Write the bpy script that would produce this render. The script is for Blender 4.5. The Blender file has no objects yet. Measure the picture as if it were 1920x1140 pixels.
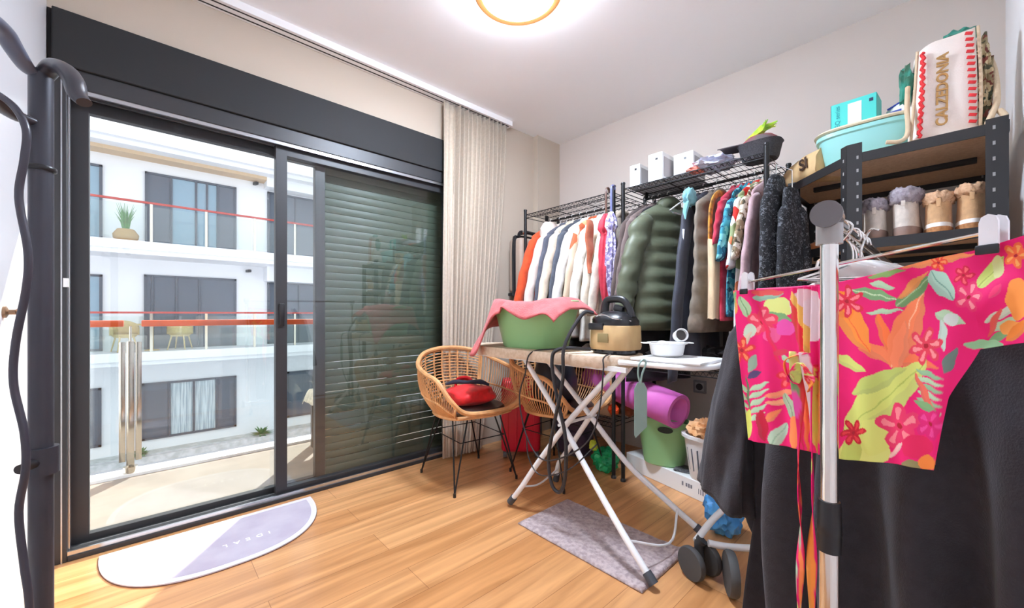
import bpy, bmesh, math, random
import numpy as np
from mathutils import Vector, Matrix, noise
random.seed(7)
SC = bpy.context.scene
COL = SC.collection
PI = math.pi
sin, cos = math.sin, math.cos

# ---------------------------------------------------------------- camera
cd = bpy.data.cameras.new('camera'); cam = bpy.data.objects.new('camera', cd); COL.objects.link(cam)
cd.sensor_width = 36.0; cd.lens = 750 / 1920 * 36.0; cd.shift_y = 20 / 1920; cd.clip_start = 0.02; cd.clip_end = 200
cam.location = (2.39, -2.71, 0.99)
cam.rotation_euler = (PI / 2, 0, math.radians(47.6))
SC.camera = cam

# ---------------------------------------------------------------- world, sun, exposure
W = bpy.data.worlds.new('world'); SC.world = W; W.use_nodes = True
bg = W.node_tree.nodes['Background']; bg.inputs[0].default_value = (0.87, 0.93, 1.0, 1); bg.inputs[1].default_value = 0.76
sd = bpy.data.lights.new('sun', 'SUN'); sd.energy = 3.6; sd.angle = math.radians(0.6); sd.color = (1, 0.95, 0.87)
sun = bpy.data.objects.new('sun', sd); COL.objects.link(sun)
SUN_DIR = Vector((0.80, -0.60, -0.84))
sun.rotation_euler = SUN_DIR.to_track_quat('-Z', 'Y').to_euler(); sun.location = (-6, 5, 8)
LAMP_W = 86
SC.view_settings.view_transform = 'Standard'; SC.view_settings.look = 'None'
SC.view_settings.exposure = 1.48; SC.view_settings.gamma = 1.0; SC.view_settings.use_curve_mapping = False
SC.cycles.max_bounces = 10; SC.cycles.diffuse_bounces = 6; SC.cycles.transparent_max_bounces = 16
SC.cycles.sample_clamp_indirect = 6.0

# ---------------------------------------------------------------- materials
def lin(c):
    return tuple(((v / 255) / 12.92 if v / 255 <= 0.04045 else (((v / 255) + 0.055) / 1.055) ** 2.4) for v in c)

def mat(name, c, rough=0.6, metal=0.0, var=0.0, vs=8.0, bump=0.0, bs=120.0, coat=0.0, c2=None, stretch=None, sheen=0.0, spec=None, trans=0.0):
    m = bpy.data.materials.new(name); m.use_nodes = True
    nt = m.node_tree; p = nt.nodes['Principled BSDF']
    base = lin(c)
    p.inputs['Base Color'].default_value = (*base, 1)
    p.inputs['Roughness'].default_value = rough; p.inputs['Metallic'].default_value = metal
    if coat: p.inputs['Coat Weight'].default_value = coat; p.inputs['Coat Roughness'].default_value = 0.15
    if sheen: p.inputs['Sheen Weight'].default_value = sheen
    if spec is not None: p.inputs['Specular IOR Level'].default_value = spec
    if trans: p.inputs['Transmission Weight'].default_value = trans
    tc = nt.nodes.new('ShaderNodeTexCoord')
    src = tc.outputs['Object']
    if stretch:
        mp = nt.nodes.new('ShaderNodeMapping'); mp.inputs['Scale'].default_value = stretch
        nt.links.new(src, mp.inputs['Vector']); src = mp.outputs['Vector']
    if var or c2:
        n = nt.nodes.new('ShaderNodeTexNoise'); n.inputs['Scale'].default_value = vs; n.inputs['Detail'].default_value = 4
        nt.links.new(src, n.inputs['Vector'])
        r = nt.nodes.new('ShaderNodeValToRGB')
        if c2:
            a, b = base, lin(c2)
        else:
            a = tuple(v * (1 - var) for v in base); b = tuple(min(1, v * (1 + var)) for v in base)
        r.color_ramp.elements[0].position = 0.38; r.color_ramp.elements[1].position = 0.62
        r.color_ramp.elements[0].color = (*a, 1); r.color_ramp.elements[1].color = (*b, 1)
        nt.links.new(n.outputs['Fac'], r.inputs['Fac']); nt.links.new(r.outputs['Color'], p.inputs['Base Color'])
    if bump:
        n = nt.nodes.new('ShaderNodeTexNoise'); n.inputs['Scale'].default_value = bs; n.inputs['Detail'].default_value = 3
        nt.links.new(src, n.inputs['Vector'])
        b = nt.nodes.new('ShaderNodeBump'); b.inputs['Strength'].default_value = bump; b.inputs['Distance'].default_value = 0.004
        nt.links.new(n.outputs['Fac'], b.inputs['Height']); nt.links.new(b.outputs['Normal'], p.inputs['Normal'])
    return m

def fabric(name, c, var=0.12, vs=25, bump=0.35, bs=260, rough=0.9, c2=None, stretch=None):
    return mat(name, c, rough, 0, var, vs, bump, bs, c2=c2, stretch=stretch, sheen=0.15)

def vcol_mat(name, rough=0.75):
    m = bpy.data.materials.new(name); m.use_nodes = True
    nt = m.node_tree; p = nt.nodes['Principled BSDF']; p.inputs['Roughness'].default_value = rough
    a = nt.nodes.new('ShaderNodeAttribute'); a.attribute_name = 'print'
    nt.links.new(a.outputs['Color'], p.inputs['Base Color'])
    return m

def voronoi_mat(name, cols, scale=40, rough=0.85, stretch=None, dist='F1'):
    m = bpy.data.materials.new(name); m.use_nodes = True
    nt = m.node_tree; p = nt.nodes['Principled BSDF']; p.inputs['Roughness'].default_value = rough
    tc = nt.nodes.new('ShaderNodeTexCoord'); src = tc.outputs['Object']
    if stretch:
        mp = nt.nodes.new('ShaderNodeMapping'); mp.inputs['Scale'].default_value = stretch
        nt.links.new(src, mp.inputs['Vector']); src = mp.outputs['Vector']
    ns = nt.nodes.new('ShaderNodeTexNoise'); ns.inputs['Scale'].default_value = scale * 0.6
    nt.links.new(src, ns.inputs['Vector'])
    mx = nt.nodes.new('ShaderNodeMix'); mx.data_type = 'VECTOR'; mx.inputs[0].default_value = 0.05
    nt.links.new(src, mx.inputs[4]); nt.links.new(ns.outputs['Color'], mx.inputs[5])
    v = nt.nodes.new('ShaderNodeTexVoronoi'); v.inputs['Scale'].default_value = scale
    nt.links.new(mx.outputs[1], v.inputs['Vector'])
    sp = nt.nodes.new('ShaderNodeSeparateColor'); nt.links.new(v.outputs['Color'], sp.inputs[0])
    r = nt.nodes.new('ShaderNodeValToRGB'); r.color_ramp.interpolation = 'CONSTANT'
    el = r.color_ramp.elements
    for i, c in enumerate(cols):
        pos = i / len(cols)
        e = el[i] if i < 2 else el.new(pos)
        e.position = pos; e.color = (*lin(c), 1)
    nt.links.new(sp.outputs[0], r.inputs['Fac']); nt.links.new(r.outputs['Color'], p.inputs['Base Color'])
    return m

def glass_mat(name, tint=(1, 1, 1), refl=1.0):
    m = bpy.data.materials.new(name); m.use_nodes = True; nt = m.node_tree; nt.nodes.clear()
    o = nt.nodes.new('ShaderNodeOutputMaterial'); t = nt.nodes.new('ShaderNodeBsdfTransparent'); t.inputs[0].default_value = (*tint, 1)
    g = nt.nodes.new('ShaderNodeBsdfGlossy'); g.inputs['Roughness'].default_value = 0.01
    f = nt.nodes.new('ShaderNodeLayerWeight'); f.inputs['Blend'].default_value = 0.5
    pw = nt.nodes.new('ShaderNodeMath'); pw.operation = 'POWER'; pw.inputs[1].default_value = 4.0; nt.links.new(f.outputs['Facing'], pw.inputs[0])
    ml = nt.nodes.new('ShaderNodeMath'); ml.operation = 'MULTIPLY_ADD'; ml.inputs[1].default_value = 0.9; ml.inputs[2].default_value = 0.05 * refl; ml.use_clamp = True
    mx = nt.nodes.new('ShaderNodeMixShader')
    nt.links.new(pw.outputs[0], ml.inputs[0]); nt.links.new(ml.outputs[0], mx.inputs[0])
    nt.links.new(t.outputs[0], mx.inputs[1]); nt.links.new(g.outputs[0], mx.inputs[2]); nt.links.new(mx.outputs[0], o.inputs[0])
    return m

def emis(name, c, s):
    m = bpy.data.materials.new(name); m.use_nodes = True; p = m.node_tree.nodes['Principled BSDF']
    p.inputs['Base Color'].default_value = (*lin(c), 1)
    p.inputs['Emission Color'].default_value = (*lin(c), 1); p.inputs['Emission Strength'].default_value = s
    return m

# ---------------------------------------------------------------- mesh builder
class B:
    def __init__(s): s.bm = bmesh.new()
    def merge(s, b2, M=None):
        me = bpy.data.meshes.new('tmp'); 
        if M is not None: bmesh.ops.transform(b2, matrix=M, verts=b2.verts)
        b2.to_mesh(me); b2.free(); s.bm.from_mesh(me); bpy.data.meshes.remove(me); return s
    def box(s, c, size, rot=None, bevel=0.0, seg=2):
        b = bmesh.new(); bmesh.ops.create_cube(b, size=1.0)
        bmesh.ops.scale(b, vec=size, verts=b.verts)
        if bevel: bmesh.ops.bevel(b, geom=list(b.edges), offset=bevel, segments=seg, affect='EDGES', profile=0.5)
        M = Matrix.Translation(c)
        if rot is not None:
            from mathutils import Euler
            M = M @ Euler(rot).to_matrix().to_4x4()
        return s.merge(b, M)
    def mm(s, a, b, bevel=0.0):
        return s.box([(a[i] + b[i]) / 2 for i in range(3)], [abs(b[i] - a[i]) for i in range(3)], None, bevel)
    def grid(s, fn, nu, nv, cu=False, cv=False):
        vs = [[s.bm.verts.new(fn(i / (nu if cu else nu - 1), j / (nv if cv else nv - 1))) for i in range(nu)] for j in range(nv)]
        for j in range(nv if cv else nv - 1):
            for i in range(nu if cu else nu - 1):
                a, b, c, d = vs[j][i], vs[j][(i + 1) % nu], vs[(j + 1) % nv][(i + 1) % nu], vs[(j + 1) % nv][i]
                try: s.bm.faces.new((a, b, c, d))
                except ValueError: pass
        return vs
    def cap(s, ring):
        try: s.bm.faces.new(ring)
        except ValueError: pass
    def tube(s, pts, r, n=8, closed=False, smooth=0, caps=True, flat=None):
        P = [Vector(p) for p in pts]
        if smooth: P = spline(P, smooth, closed)
        m = len(P)
        if not hasattr(r, '__len__'): r = [r] * m
        elif len(r) != m:
            r0 = r; r = [float(np.interp(i / (m - 1), np.linspace(0, 1, len(r0)), r0)) for i in range(m)]
        T = []
        for i in range(m):
            a = P[(i - 1) % m] if (closed or i > 0) else P[i]; b = P[(i + 1) % m] if (closed or i < m - 1) else P[i]
            t = (b - a); T.append(t.normalized() if t.length > 1e-9 else Vector((0, 0, 1)))
        up = Vector((0, 0, 1)) if abs(T[0].z) < 0.9 else Vector((1, 0, 0))
        N = (up - T[0] * up.dot(T[0])).normalized()
        rings = []
        for i in range(m):
            N = N - T[i] * N.dot(T[i])
            if N.length < 1e-6: N = T[i].orthogonal()
            N.normalize(); Bn = T[i].cross(N)
            fx = flat if flat else 1.0
            rings.append([s.bm.verts.new(P[i] + (N * cos(2 * PI * k / n) * fx + Bn * sin(2 * PI * k / n)) * r[i]) for k in range(n)])
        for i in range(m if closed else m - 1):
            A, C = rings[i], rings[(i + 1) % m]
            for k in range(n):
                s.bm.faces.new((A[k], A[(k + 1) % n], C[(k + 1) % n], C[k]))
        if not closed and caps: s.cap(rings[0][::-1]); s.cap(rings[-1])
        return s
    def cyl(s, a, b, r, n=16): return s.tube([a, b], r, n)
    def lathe(s, prof, c=(0, 0, 0), n=32, sx=1, sy=1, M=None, power=2.0):
        b = bmesh.new(); rings = []
        for (r, z) in prof:
            ring = []
            for k in range(n):
                t = 2 * PI * k / n; cx, cy = cos(t), sin(t)
                e = 2.0 / power
                x = math.copysign(abs(cx) ** e, cx); y = math.copysign(abs(cy) ** e, cy)
                ring.append(b.verts.new((r * x * sx, r * y * sy, z)))
            rings.append(ring)
        for A, C in zip(rings, rings[1:]):
            for k in range(n): b.faces.new((A[k], A[(k + 1) % n], C[(k + 1) % n], C[k]))
        if prof[0][0] > 1e-4: b.faces.new(rings[0][::-1])
        if prof[-1][0] > 1e-4: b.faces.new(rings[-1])
        bmesh.ops.remove_doubles(b, verts=b.verts, dist=1e-6)
        MM = Matrix.Translation(c)
        if M is not None: MM = MM @ M
        return s.merge(b, MM)
    def blob(s, c, size, seed=0, amp=0.15, f=3.0, sub=3, power=1.0):
        b = bmesh.new(); bmesh.ops.create_icosphere(b, subdivisions=sub, radius=1.0)
        for v in b.verts:
            d = 1 + amp * noise.noise(v.co * f + Vector((seed, seed * 2, 0)))
            v.co = v.co * d
            v.co = Vector([math.copysign(abs(q) ** power, q) for q in v.co])
            v.co = Vector((v.co.x * size[0], v.co.y * size[1], v.co.z * size[2]))
        return s.merge(b, Matrix.Translation(c))
    def prism(s, poly, z0, z1):
        a = [s.bm.verts.new((x, y, z0)) for x, y in poly]; c = [s.bm.verts.new((x, y, z1)) for x, y in poly]
        n = len(poly)
        for i in range(n): s.bm.faces.new((a[i], a[(i + 1) % n], c[(i + 1) % n], c[i]))
        s.bm.faces.new(a[::-1]); s.bm.faces.new(c); return s
    def build(s, name, m, parent=None, smooth=True, world=False, label=None, angle=40):
        bm = s.bm
        if world and parent is not None:
            r = parent
            while r.parent: r = r.parent
            bmesh.ops.translate(bm, vec=-Vector(r.location), verts=bm.verts)
        bmesh.ops.recalc_face_normals(bm, faces=bm.faces)
        me = bpy.data.meshes.new(name); bm.to_mesh(me); bm.free()
        if smooth:
            me.polygons.foreach_set('use_smooth', [True] * len(me.polygons))
            try: me.set_sharp_from_angle(angle=math.radians(angle))
            except Exception: pass
        me.materials.append(m)
        o = bpy.data.objects.new(name, me); COL.objects.link(o)
        if parent is not None: o.parent = parent
        if label: o['label'] = label
        return o

def spline(P, n, closed=False):
    out = []; m = len(P); rng = m if closed else m - 1
    for i in range(rng):
        p0 = P[(i - 1) % m] if (closed or i > 0) else P[i] * 2 - P[i + 1]
        p1 = P[i]; p2 = P[(i + 1) % m]
        p3 = P[(i + 2) % m] if (closed or i + 2 < m) else P[i + 1] * 2 - P[i]
        for k in range(n):
            t = k / n
            out.append(0.5 * ((2 * p1) + (p2 - p0) * t + (2 * p0 - 5 * p1 + 4 * p2 - p3) * t * t + (3 * p1 - p0 - 3 * p2 + p3) * t ** 3))
    if not closed: out.append(P[-1].copy())
    return out

def thing(name, label, cat, loc=(0, 0, 0), rz=0, group=None, kind=None):
    o = bpy.data.objects.new(name, None); COL.objects.link(o); o.empty_display_size = 0.05
    o.location = loc; o.rotation_euler = (0, 0, rz)
    if label: o['label'] = label
    if cat: o['category'] = cat
    if group: o['group'] = group
    if kind: o['kind'] = kind
    return o
def tag(o, label, cat, group=None):
    o['label'] = label; o['category'] = cat
    if group: o['group'] = group
    return o
def struct(o): o['kind'] = 'structure'; return o
def solid(o, t, off=0.0):
    md = o.modifiers.new('thickness', 'SOLIDIFY'); md.thickness = t; md.offset = off; return o
def copy_tree(o, parent=None):
    c = o.copy(); COL.objects.link(c); c.parent = parent
    for ch in [k for k in o.children]: copy_tree(ch, c)
    return c

def text(name, s, size, m, parent, loc, rot, extr=0.0006, world=True, align='CENTER', label=None, bold=0.0, sx=1.0):
    cu = bpy.data.curves.new(name, 'FONT'); cu.body = s; cu.size = size; cu.extrude = extr; cu.offset = bold
    cu.align_x = align; cu.align_y = 'CENTER'; cu.resolution_u = 3
    t = bpy.data.objects.new(name, cu); COL.objects.link(t)
    dg = bpy.context.evaluated_depsgraph_get()
    me = bpy.data.meshes.new_from_object(t.evaluated_get(dg)); bpy.data.objects.remove(t)
    from mathutils import Euler
    M = Matrix.Translation(loc) @ (rot if isinstance(rot, Matrix) else Euler(rot).to_matrix().to_4x4()) @ Matrix.Diagonal((sx, 1, 1, 1))
    me.transform(M)
    if world and parent is not None:
        r = parent
        while r.parent: r = r.parent
        me.transform(Matrix.Translation(-Vector(r.location)))
    me.materials.clear(); me.materials.append(m)
    o = bpy.data.objects.new(name, me); COL.objects.link(o)
    if parent is not None: o.parent = parent
    if label: o['label'] = label
    return o

# common materials
m_wall = mat('greige_wall_paint', (212, 201, 192), 0.85, bump=0.05, bs=200)
m_wall_shaded = mat('greige_wall_paint_shaded', (194, 180, 163), 0.85, bump=0.05, bs=200)  # same paint as the back wall, with the window wall's shade in its colour
m_white = mat('white_paint', (242, 242, 244), 0.6)
m_gloss_white = mat('glossy_white_panel', (238, 238, 240), 0.25)
m_ceil = mat('ceiling_paint', (248, 249, 250), 0.9)
m_frame = mat('anthracite_aluminium', (52, 52, 54), 0.42, 0.1)
m_frame_in = mat('dark_rubber_seal', (18, 19, 21), 0.6)
m_alu = mat('bare_aluminium', (190, 192, 196), 0.25, 0.9)
m_black = mat('black_powder_coat', (26, 25, 26), 0.45)
m_blackw = mat('black_wire', (30, 29, 30), 0.4, 0.3)
m_chrome = mat('chrome', (225, 222, 218), 0.12, 1.0)
m_plastic_black = mat('black_plastic', (28, 27, 30), 0.35)
m_white_enamel = mat('white_enamel', (240, 240, 240), 0.3)
m_white_plastic = mat('white_plastic', (236, 236, 234), 0.35)
m_glass = glass_mat('window_glass', (0.97, 0.985, 0.98), 1.3)

# ---------------------------------------------------------------- room shell
def floor_mat():
    m = bpy.data.materials.new('oak_laminate'); m.use_nodes = True; nt = m.node_tree; p = nt.nodes['Principled BSDF']
    tc = nt.nodes.new('ShaderNodeTexCoord'); mp = nt.nodes.new('ShaderNodeMapping'); mp.inputs['Rotation'].default_value = (0, 0, PI / 2)
    nt.links.new(tc.outputs['Object'], mp.inputs['Vector'])
    br = nt.nodes.new('ShaderNodeTexBrick'); br.inputs['Scale'].default_value = 1.0; br.offset = 0.37
    br.inputs['Brick Width'].default_value = 1.2; br.inputs['Row Height'].default_value = 0.16; br.inputs['Mortar Size'].default_value = 0.0009
    br.inputs['Color1'].default_value = (*lin((224, 170, 118)), 1); br.inputs['Color2'].default_value = (*lin((206, 148, 96)), 1)
    br.inputs['Mortar'].default_value = (*lin((150, 96, 54)), 1); br.inputs['Bias'].default_value = 0.0
    nt.links.new(mp.outputs['Vector'], br.inputs['Vector'])
    m2 = nt.nodes.new('ShaderNodeMapping'); m2.inputs['Scale'].default_value = (14, 0.9, 1)
    nt.links.new(tc.outputs['Object'], m2.inputs['Vector'])
    n = nt.nodes.new('ShaderNodeTexNoise'); n.inputs['Scale'].default_value = 1.6; n.inputs['Detail'].default_value = 6; n.inputs['Distortion'].default_value = 0.6
    nt.links.new(m2.outputs['Vector'], n.inputs['Vector'])
    r = nt.nodes.new('ShaderNodeValToRGB'); r.color_ramp.elements[0].position = 0.3; r.color_ramp.elements[1].position = 0.7
    r.color_ramp.elements[0].color = (0.68, 0.59, 0.50, 1); r.color_ramp.elements[1].color = (1.12, 1.1, 1.05, 1)
    nt.links.new(n.outputs['Fac'], r.inputs['Fac'])
    mx = nt.nodes.new('ShaderNodeMix'); mx.data_type = 'RGBA'; mx.blend_type = 'MULTIPLY'; mx.inputs[0].default_value = 1.0
    nt.links.new(br.outputs['Color'], mx.inputs[6]); nt.links.new(r.outputs['Color'], mx.inputs[7])
    nt.links.new(mx.outputs[2], p.inputs['Base Color'])
    p.inputs['Roughness'].default_value = 0.28
    return m
struct(B().mm((-0.02, -3.1, -0.1), (2.75, 0.1, 0.0)).build('floor', floor_mat(), smooth=False))
struct(B().mm((-0.3, -3.1, 2.5), (2.75, 0.1, 2.6)).build('ceiling', m_ceil, smooth=False))
struct(B().mm((-0.3, 0.0, -0.1), (2.75, 0.1, 2.6)).build('wall_back', m_wall, smooth=False))
struct(B().mm((2.55, -3.1, -0.1), (2.65, 0.1, 2.6)).build('wall_right', m_white, smooth=False))
struct(B().mm((-0.3, -3.1, -0.1), (2.75, -3.0, 2.6)).build('wall_front', m_gloss_white, smooth=False))
b = B().mm((-0.3, -3.0, 2.2), (0, 0, 2.5)).mm((-0.3, -0.85, -0.1), (0, 0, 2.2))
struct(b.build('wall_left', m_wall_shaded, smooth=False))
struct(B().mm((0, -0.28, 0), (0.05, 0, 2.5)).build('trim_1', m_wall_shaded, smooth=False))

# ---------------------------------------------------------------- sliding door with shutter
door = thing('door_1', 'wide anthracite sliding glass door onto the balcony', None, (-0.05, -1.9, 0)); struct(door)
def dp(b, name, m=m_frame, label=None, smooth=False):
    o = b.build(name, m, door, smooth=smooth, world=True); 
    if label: o['label'] = label
    return o
b = B()
b.mm((-0.16, -3.0, 0), (0.012, -2.945, 1.98), 0.003)
b.mm((-0.16, -0.90, 0), (0.012, -0.85, 1.98), 0.003)
b.mm((-0.16, -2.945, 1.905), (0.012, -0.90, 1.98), 0.003)
b.mm((-0.16, -2.945, 0), (0.012, -0.90, 0.022), 0.003)
dp(b, 'outer_frame')
b = B()
for x in (-0.118, -0.078, -0.038, 0.002):
    b.mm((x - 0.006, -2.945, 0.022), (x + 0.004, -0.90, 0.038)); b.mm((x - 0.006, -2.945, 1.888), (x + 0.004, -0.90, 1.905))
dp(b, 'track', m_alu)
b = B(); b.mm((0.0125, -2.962, 0.0), (0.0155, -2.958, 1.98)); b.mm((-0.05, -2.9445, 0.03), (-0.045, -2.940, 1.9)); b.mm((-0.018, -2.9445, 0.03), (-0.012, -2.940, 1.9)); dp(b, 'jamb_sun_lines', m_alu)  # light strips added to stand for sunlight along the dark jamb edges
b = B(); b.mm((-0.25, -2.985, 1.98), (0.025, -0.85, 2.2), 0.004); b.mm((-0.25, -3.0, 1.98), (0.0, -2.985, 2.2))
dp(b, 'shutter_box', mat('matt_anthracite', (46, 46, 47), 0.65, spec=0.25))
def sash(x0, x1, y0, y1, name):
    s = B(); z0, z1 = 0.03, 1.895
    s.mm((x0, y0, z0), (x1, y0 + 0.055, z1), 0.002); s.mm((x0, y1 - 0.055, z0), (x1, y1, z1), 0.002)
    s.mm((x0, y0 + 0.05, z0), (x1, y1 - 0.05, z0 + 0.03), 0.002); s.mm((x0, y0 + 0.05, z1 - 0.05), (x1, y1 - 0.05, z1), 0.002)
    f = dp(s, name)
    g = B().mm(((x0 + x1) / 2 - 0.004, y0 + 0.05, z0 + 0.025), ((x0 + x1) / 2 + 0.004, y1 - 0.05, z1 - 0.045)).build('glass_pane', m_glass, f, smooth=False, world=True)
    return f
sash(-0.112, -0.072, -2.945, -1.94, 'sliding_sash')
f = sash(-0.062, -0.022, -2.205, -1.10, 'sliding_sash')
B().mm((-0.022, -2.19, 0.93), (-0.008, -2.165, 1.05), 0.004).build('handle', m_plastic_black, f, world=True)
b = B()
for k in range(42):
    z = 0.03 + k * 0.045
    b.mm((-0.152, -1.93, z), (-0.138, -0.90, z + (0.0425 if k < 15 and k % 3 else 0.0455)), 0.005)
m_slat = mat('grey_green_shutter_slat', (84, 96, 82), 0.45)
dp(b, 'roller_shutter', m_slat, 'lowered grey green slatted shutter', True)
b = B(); b.mm((-0.16, -1.945, 0.022), (-0.12, -1.93, 1.905)); dp(b, 'shutter_guide', m_alu)
B().mm((0.012, -2.955, 1.10), (0.018, -2.94, 1.135)).build('sensor', m_white_plastic, door, world=True, label='small white door contact')

# ---------------------------------------------------------------- balcony
m_tile = mat('beige_balcony_tile', (152, 141, 132), 0.8, var=0.06, vs=5)
struct(B().mm((-1.0, -6, -0.15), (-0.0, 2.5, -0.005)).build('trim_2', m_tile, smooth=False))
bpy.data.objects['trim_2'].name = 'balcony_floor'
struct(B().mm((-1.13, -6, -0.2), (-1.0, 2.5, 0.012)).build('balcony_kerb', m_white, smooth=False))
struct(B().mm((-1.06, -1.52, -0.005), (-0.16, -1.45, 2.4)).build('balcony_sun_blocker', m_white, smooth=False))  # unseen wall, added to block sun from the door's right side
rail = thing('balcony_railing', 'glass balcony railing with orange handrail and steel posts', 'railing', (-1.05, -2.78, 0.012))
m_orange = mat('orange_wood_rail', (205, 82, 28), 0.4, var=0.1, vs=10)
m_steel = mat('polished_steel', (205, 198, 186), 0.15, 1.0)
B().mm((-1.08, -4.6, 0.915), (-1.02, -2.815, 0.955), 0.006).build('handrail', m_orange, rail, world=True)
B().mm((-1.08, -2.735, 0.915), (-1.02, -1.60, 0.955), 0.006).build('handrail', m_orange, rail, world=True)
for y in (-2.785, -1.62):
    b = B(); b.box((-1.05, y - 0.037, 0.45), (0.012, 0.03, 0.74), None, 0.002); b.box((-1.05, y + 0.037, 0.45), (0.012, 0.03, 0.74), None, 0.002)
    b.box((-1.04, y, 0.42), (0.03, 0.038, 0.81), None, 0.004); b.cyl((-1.04, y, 0.012), (-1.04, y, 0.05), 0.035)
    b.cyl((-1.05, y, 0.8), (-1.05, y, 0.92), 0.006)
    b.build('post', m_steel, rail, world=True)
m_glass2 = glass_mat('railing_glass', (0.95, 0.98, 0.97), 1.0)
for y0, y1 in ((-4.5, -2.84), (-2.73, -1.66)):
    B().mm((-1.056, y0, 0.10), (-1.046, y1, 0.90)).build('glass_panel', m_glass2, rail, smooth=False, world=True)
# low covered table on the balcony
tb = thing('garden_table', 'low wooden balcony table beside the railing', 'table', (-0.62, -1.70, 0))
m_wood_y = mat('yellow_pine', (214, 160, 92), 0.6, var=0.15, vs=12)
B().mm((-0.88, -1.80, 0.40), (-0.36, -1.545, 0.425), 0.004).build('tabletop', m_wood_y, tb, world=True)
for x in (-0.85, -0.40):
    for y in (-1.775, -1.57):
        B().mm((x - 0.02, y - 0.02, -0.005), (x + 0.02, y + 0.02, 0.40)).build('leg', m_plastic_black, tb, world=True)
def cloth_fn(u, v):
    x = -0.92 + u * 0.60; y = -1.84 + v * 0.29
    ex = max(0, abs(u - 0.5) - 0.42) * 7; ey = max(0, abs(v - 0.5) - 0.38) * 6
    z = 0.43 - 0.12 * max(ex, ey) - 0.08 * ex * ey + 0.004 * sin(u * 30) * (ex + ey)
    return (x, y, z)
b = B(); b.grid(cloth_fn, 40, 24); o = b.build('tablecloth', fabric('cream_cloth', (226, 212, 188)), None); solid(o, 0.003)
tag(o, 'cream cloth draped over the low balcony table', 'tablecloth')
b = B(); b.mm((-0.74, -1.74, -0.005), (-0.50, -1.60, 0.30), 0.01)
tag(b.build('wooden_crate', m_wood_y), 'yellow wooden crate stored under the balcony table', 'crate')

# ---------------------------------------------------------------- opposite apartment building
m_bw = mat('white_render', (232, 232, 236), 0.8, var=0.02, vs=0.6)
m_bshut = mat('slate_shutter', (86, 93, 106), 0.6, stretch=(1, 1, 30), var=0.08, vs=2)
m_bfr = mat('slate_window_frame', (72, 78, 90), 0.5)
m_bpane = mat('facade_window_glass', (120, 150, 170), 0.08, 0.0, spec=0.9)
m_bpane2 = mat('curtained_window_glass', (150, 165, 175), 0.2, c2=(205, 215, 220), vs=3, stretch=(1, 9, 0.4))
m_red = mat('red_handrail', (176, 62, 52), 0.5)
bd = thing('apartment_building', 'white apartment block with slate shutters across the street', 'building', (-13.2, -1.5, -3.1))
X = -13.2
b = B(); b.mm((X - 0.4, -9, -3.1), (X, 0.2, 5.85)); b.mm((X - 0.4, 0.2, -3.1), (X, 9, 5.85))
b.mm((X, 0.2, 5.2), (X + 0.5, 9, 5.85)); b.mm((X, 0.2, 2.1), (X + 0.5, 9, 2.7)); 
b.build('wall', m_bw, bd, smooth=False, world=True)
def win(y0, y1, z0, z1, segs, pane=m_bpane):
    f = B(); t = 0.06
    f.mm((X - 0.02, y0, z0), (X + 0.06, y0 + t, z1)); f.mm((X - 0.02, y1 - t, z0), (X + 0.06, y1, z1))
    f.mm((X - 0.02, y0, z1 - t), (X + 0.06, y1, z1)); f.mm((X - 0.02, y0, z0), (X + 0.06, y1, z0 + t))
    tot = sum(s[1] for s in segs); y = y0; cells = []
    for kind, w in segs:
        yy = y + (y1 - y0) * w / tot; cells.append((kind, y, yy)); y = yy
    for k, a, c in cells[1:]: f.mm((X - 0.02, a - 0.025, z0), (X + 0.065, a + 0.025, z1))
    fo = f.build('window', m_bfr, bd, smooth=False, world=True)
    for k, a, c in cells:
        if k == 's': B().mm((X, a + 0.03, z0 + 0.04), (X + 0.03, c - 0.03, z1 - 0.04)).build('shutter', m_bshut, fo, smooth=False, world=True)
        else: B().mm((X, a + 0.03, z0 + 0.04), (X + 0.015, c - 0.03, z1 - 0.04)).build('pane', pane, fo, smooth=False, world=True)
win(-2.75, -0.57, 2.9, 5.1, [('s', 2.6), ('g', 2.6), ('g', 1.2), ('g', 1.2), ('s', 2.2)])
win(-2.77, -0.57, 0.0, 2.14, [('s', 0.4), ('s', 1.2), ('s', 1.2), ('s', 2.1)])
win(-2.82, -0.57, -2.62, -0.98, [('s', 1.3), ('g', 1.2), ('g', 1.2), ('s', 1.1)], m_bpane2)
win(-5.2, -3.60, 2.9, 5.06, [('s', 1), ('g', 1)]); win(-5.2, -3.60, 0.0, 2.08, [('s', 1), ('g', 1)]); win(-5.2, -3.62, -2.6, -1.0, [('s', 1), ('s', 1)])
win(0.30, 2.9, 2.9, 5.15, [('s', 1), ('s', 1), ('s', 1)]); win(0.30, 2.9, 0.0, 2.08, [('s', 1.2), ('s', 1), ('s', 1)]); win(0.9, 2.6, -2.6, -1.0, [('s', 1), ('s', 1)])
for zt in (0.0, 2.92):
    b = B(); b.mm((X, -9, zt - 0.22), (-11.9, 9, zt)); b.mm((X, -9, zt - 0.34), (-11.98, 9, zt - 0.22)); b.build('balcony_slab', m_bw, bd, smooth=False, world=True)
    B().mm((-12.04, -9, zt + 1.02), (-11.97, 9, zt + 1.07)).build('handrail', m_red, bd, smooth=False, world=True)
    for y in (-5.0, -3.8, -2.62, -1.45, -0.27, 0.85, 2.0):
        B().mm((-12.03, y - 0.03, zt), (-11.98, y + 0.03, zt + 1.02)).build('railing_post', m_steel, bd, smooth=False, world=True)
    for y in (-5.0, -3.8, -2.62, -1.45, -0.27, 0.85):
        B().mm((-12.01, y + 0.05, zt + 0.05), (-11.995, y + 1.1, zt + 0.95)).build('railing_glass', m_glass2, bd, smooth=False, world=True)
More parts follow.
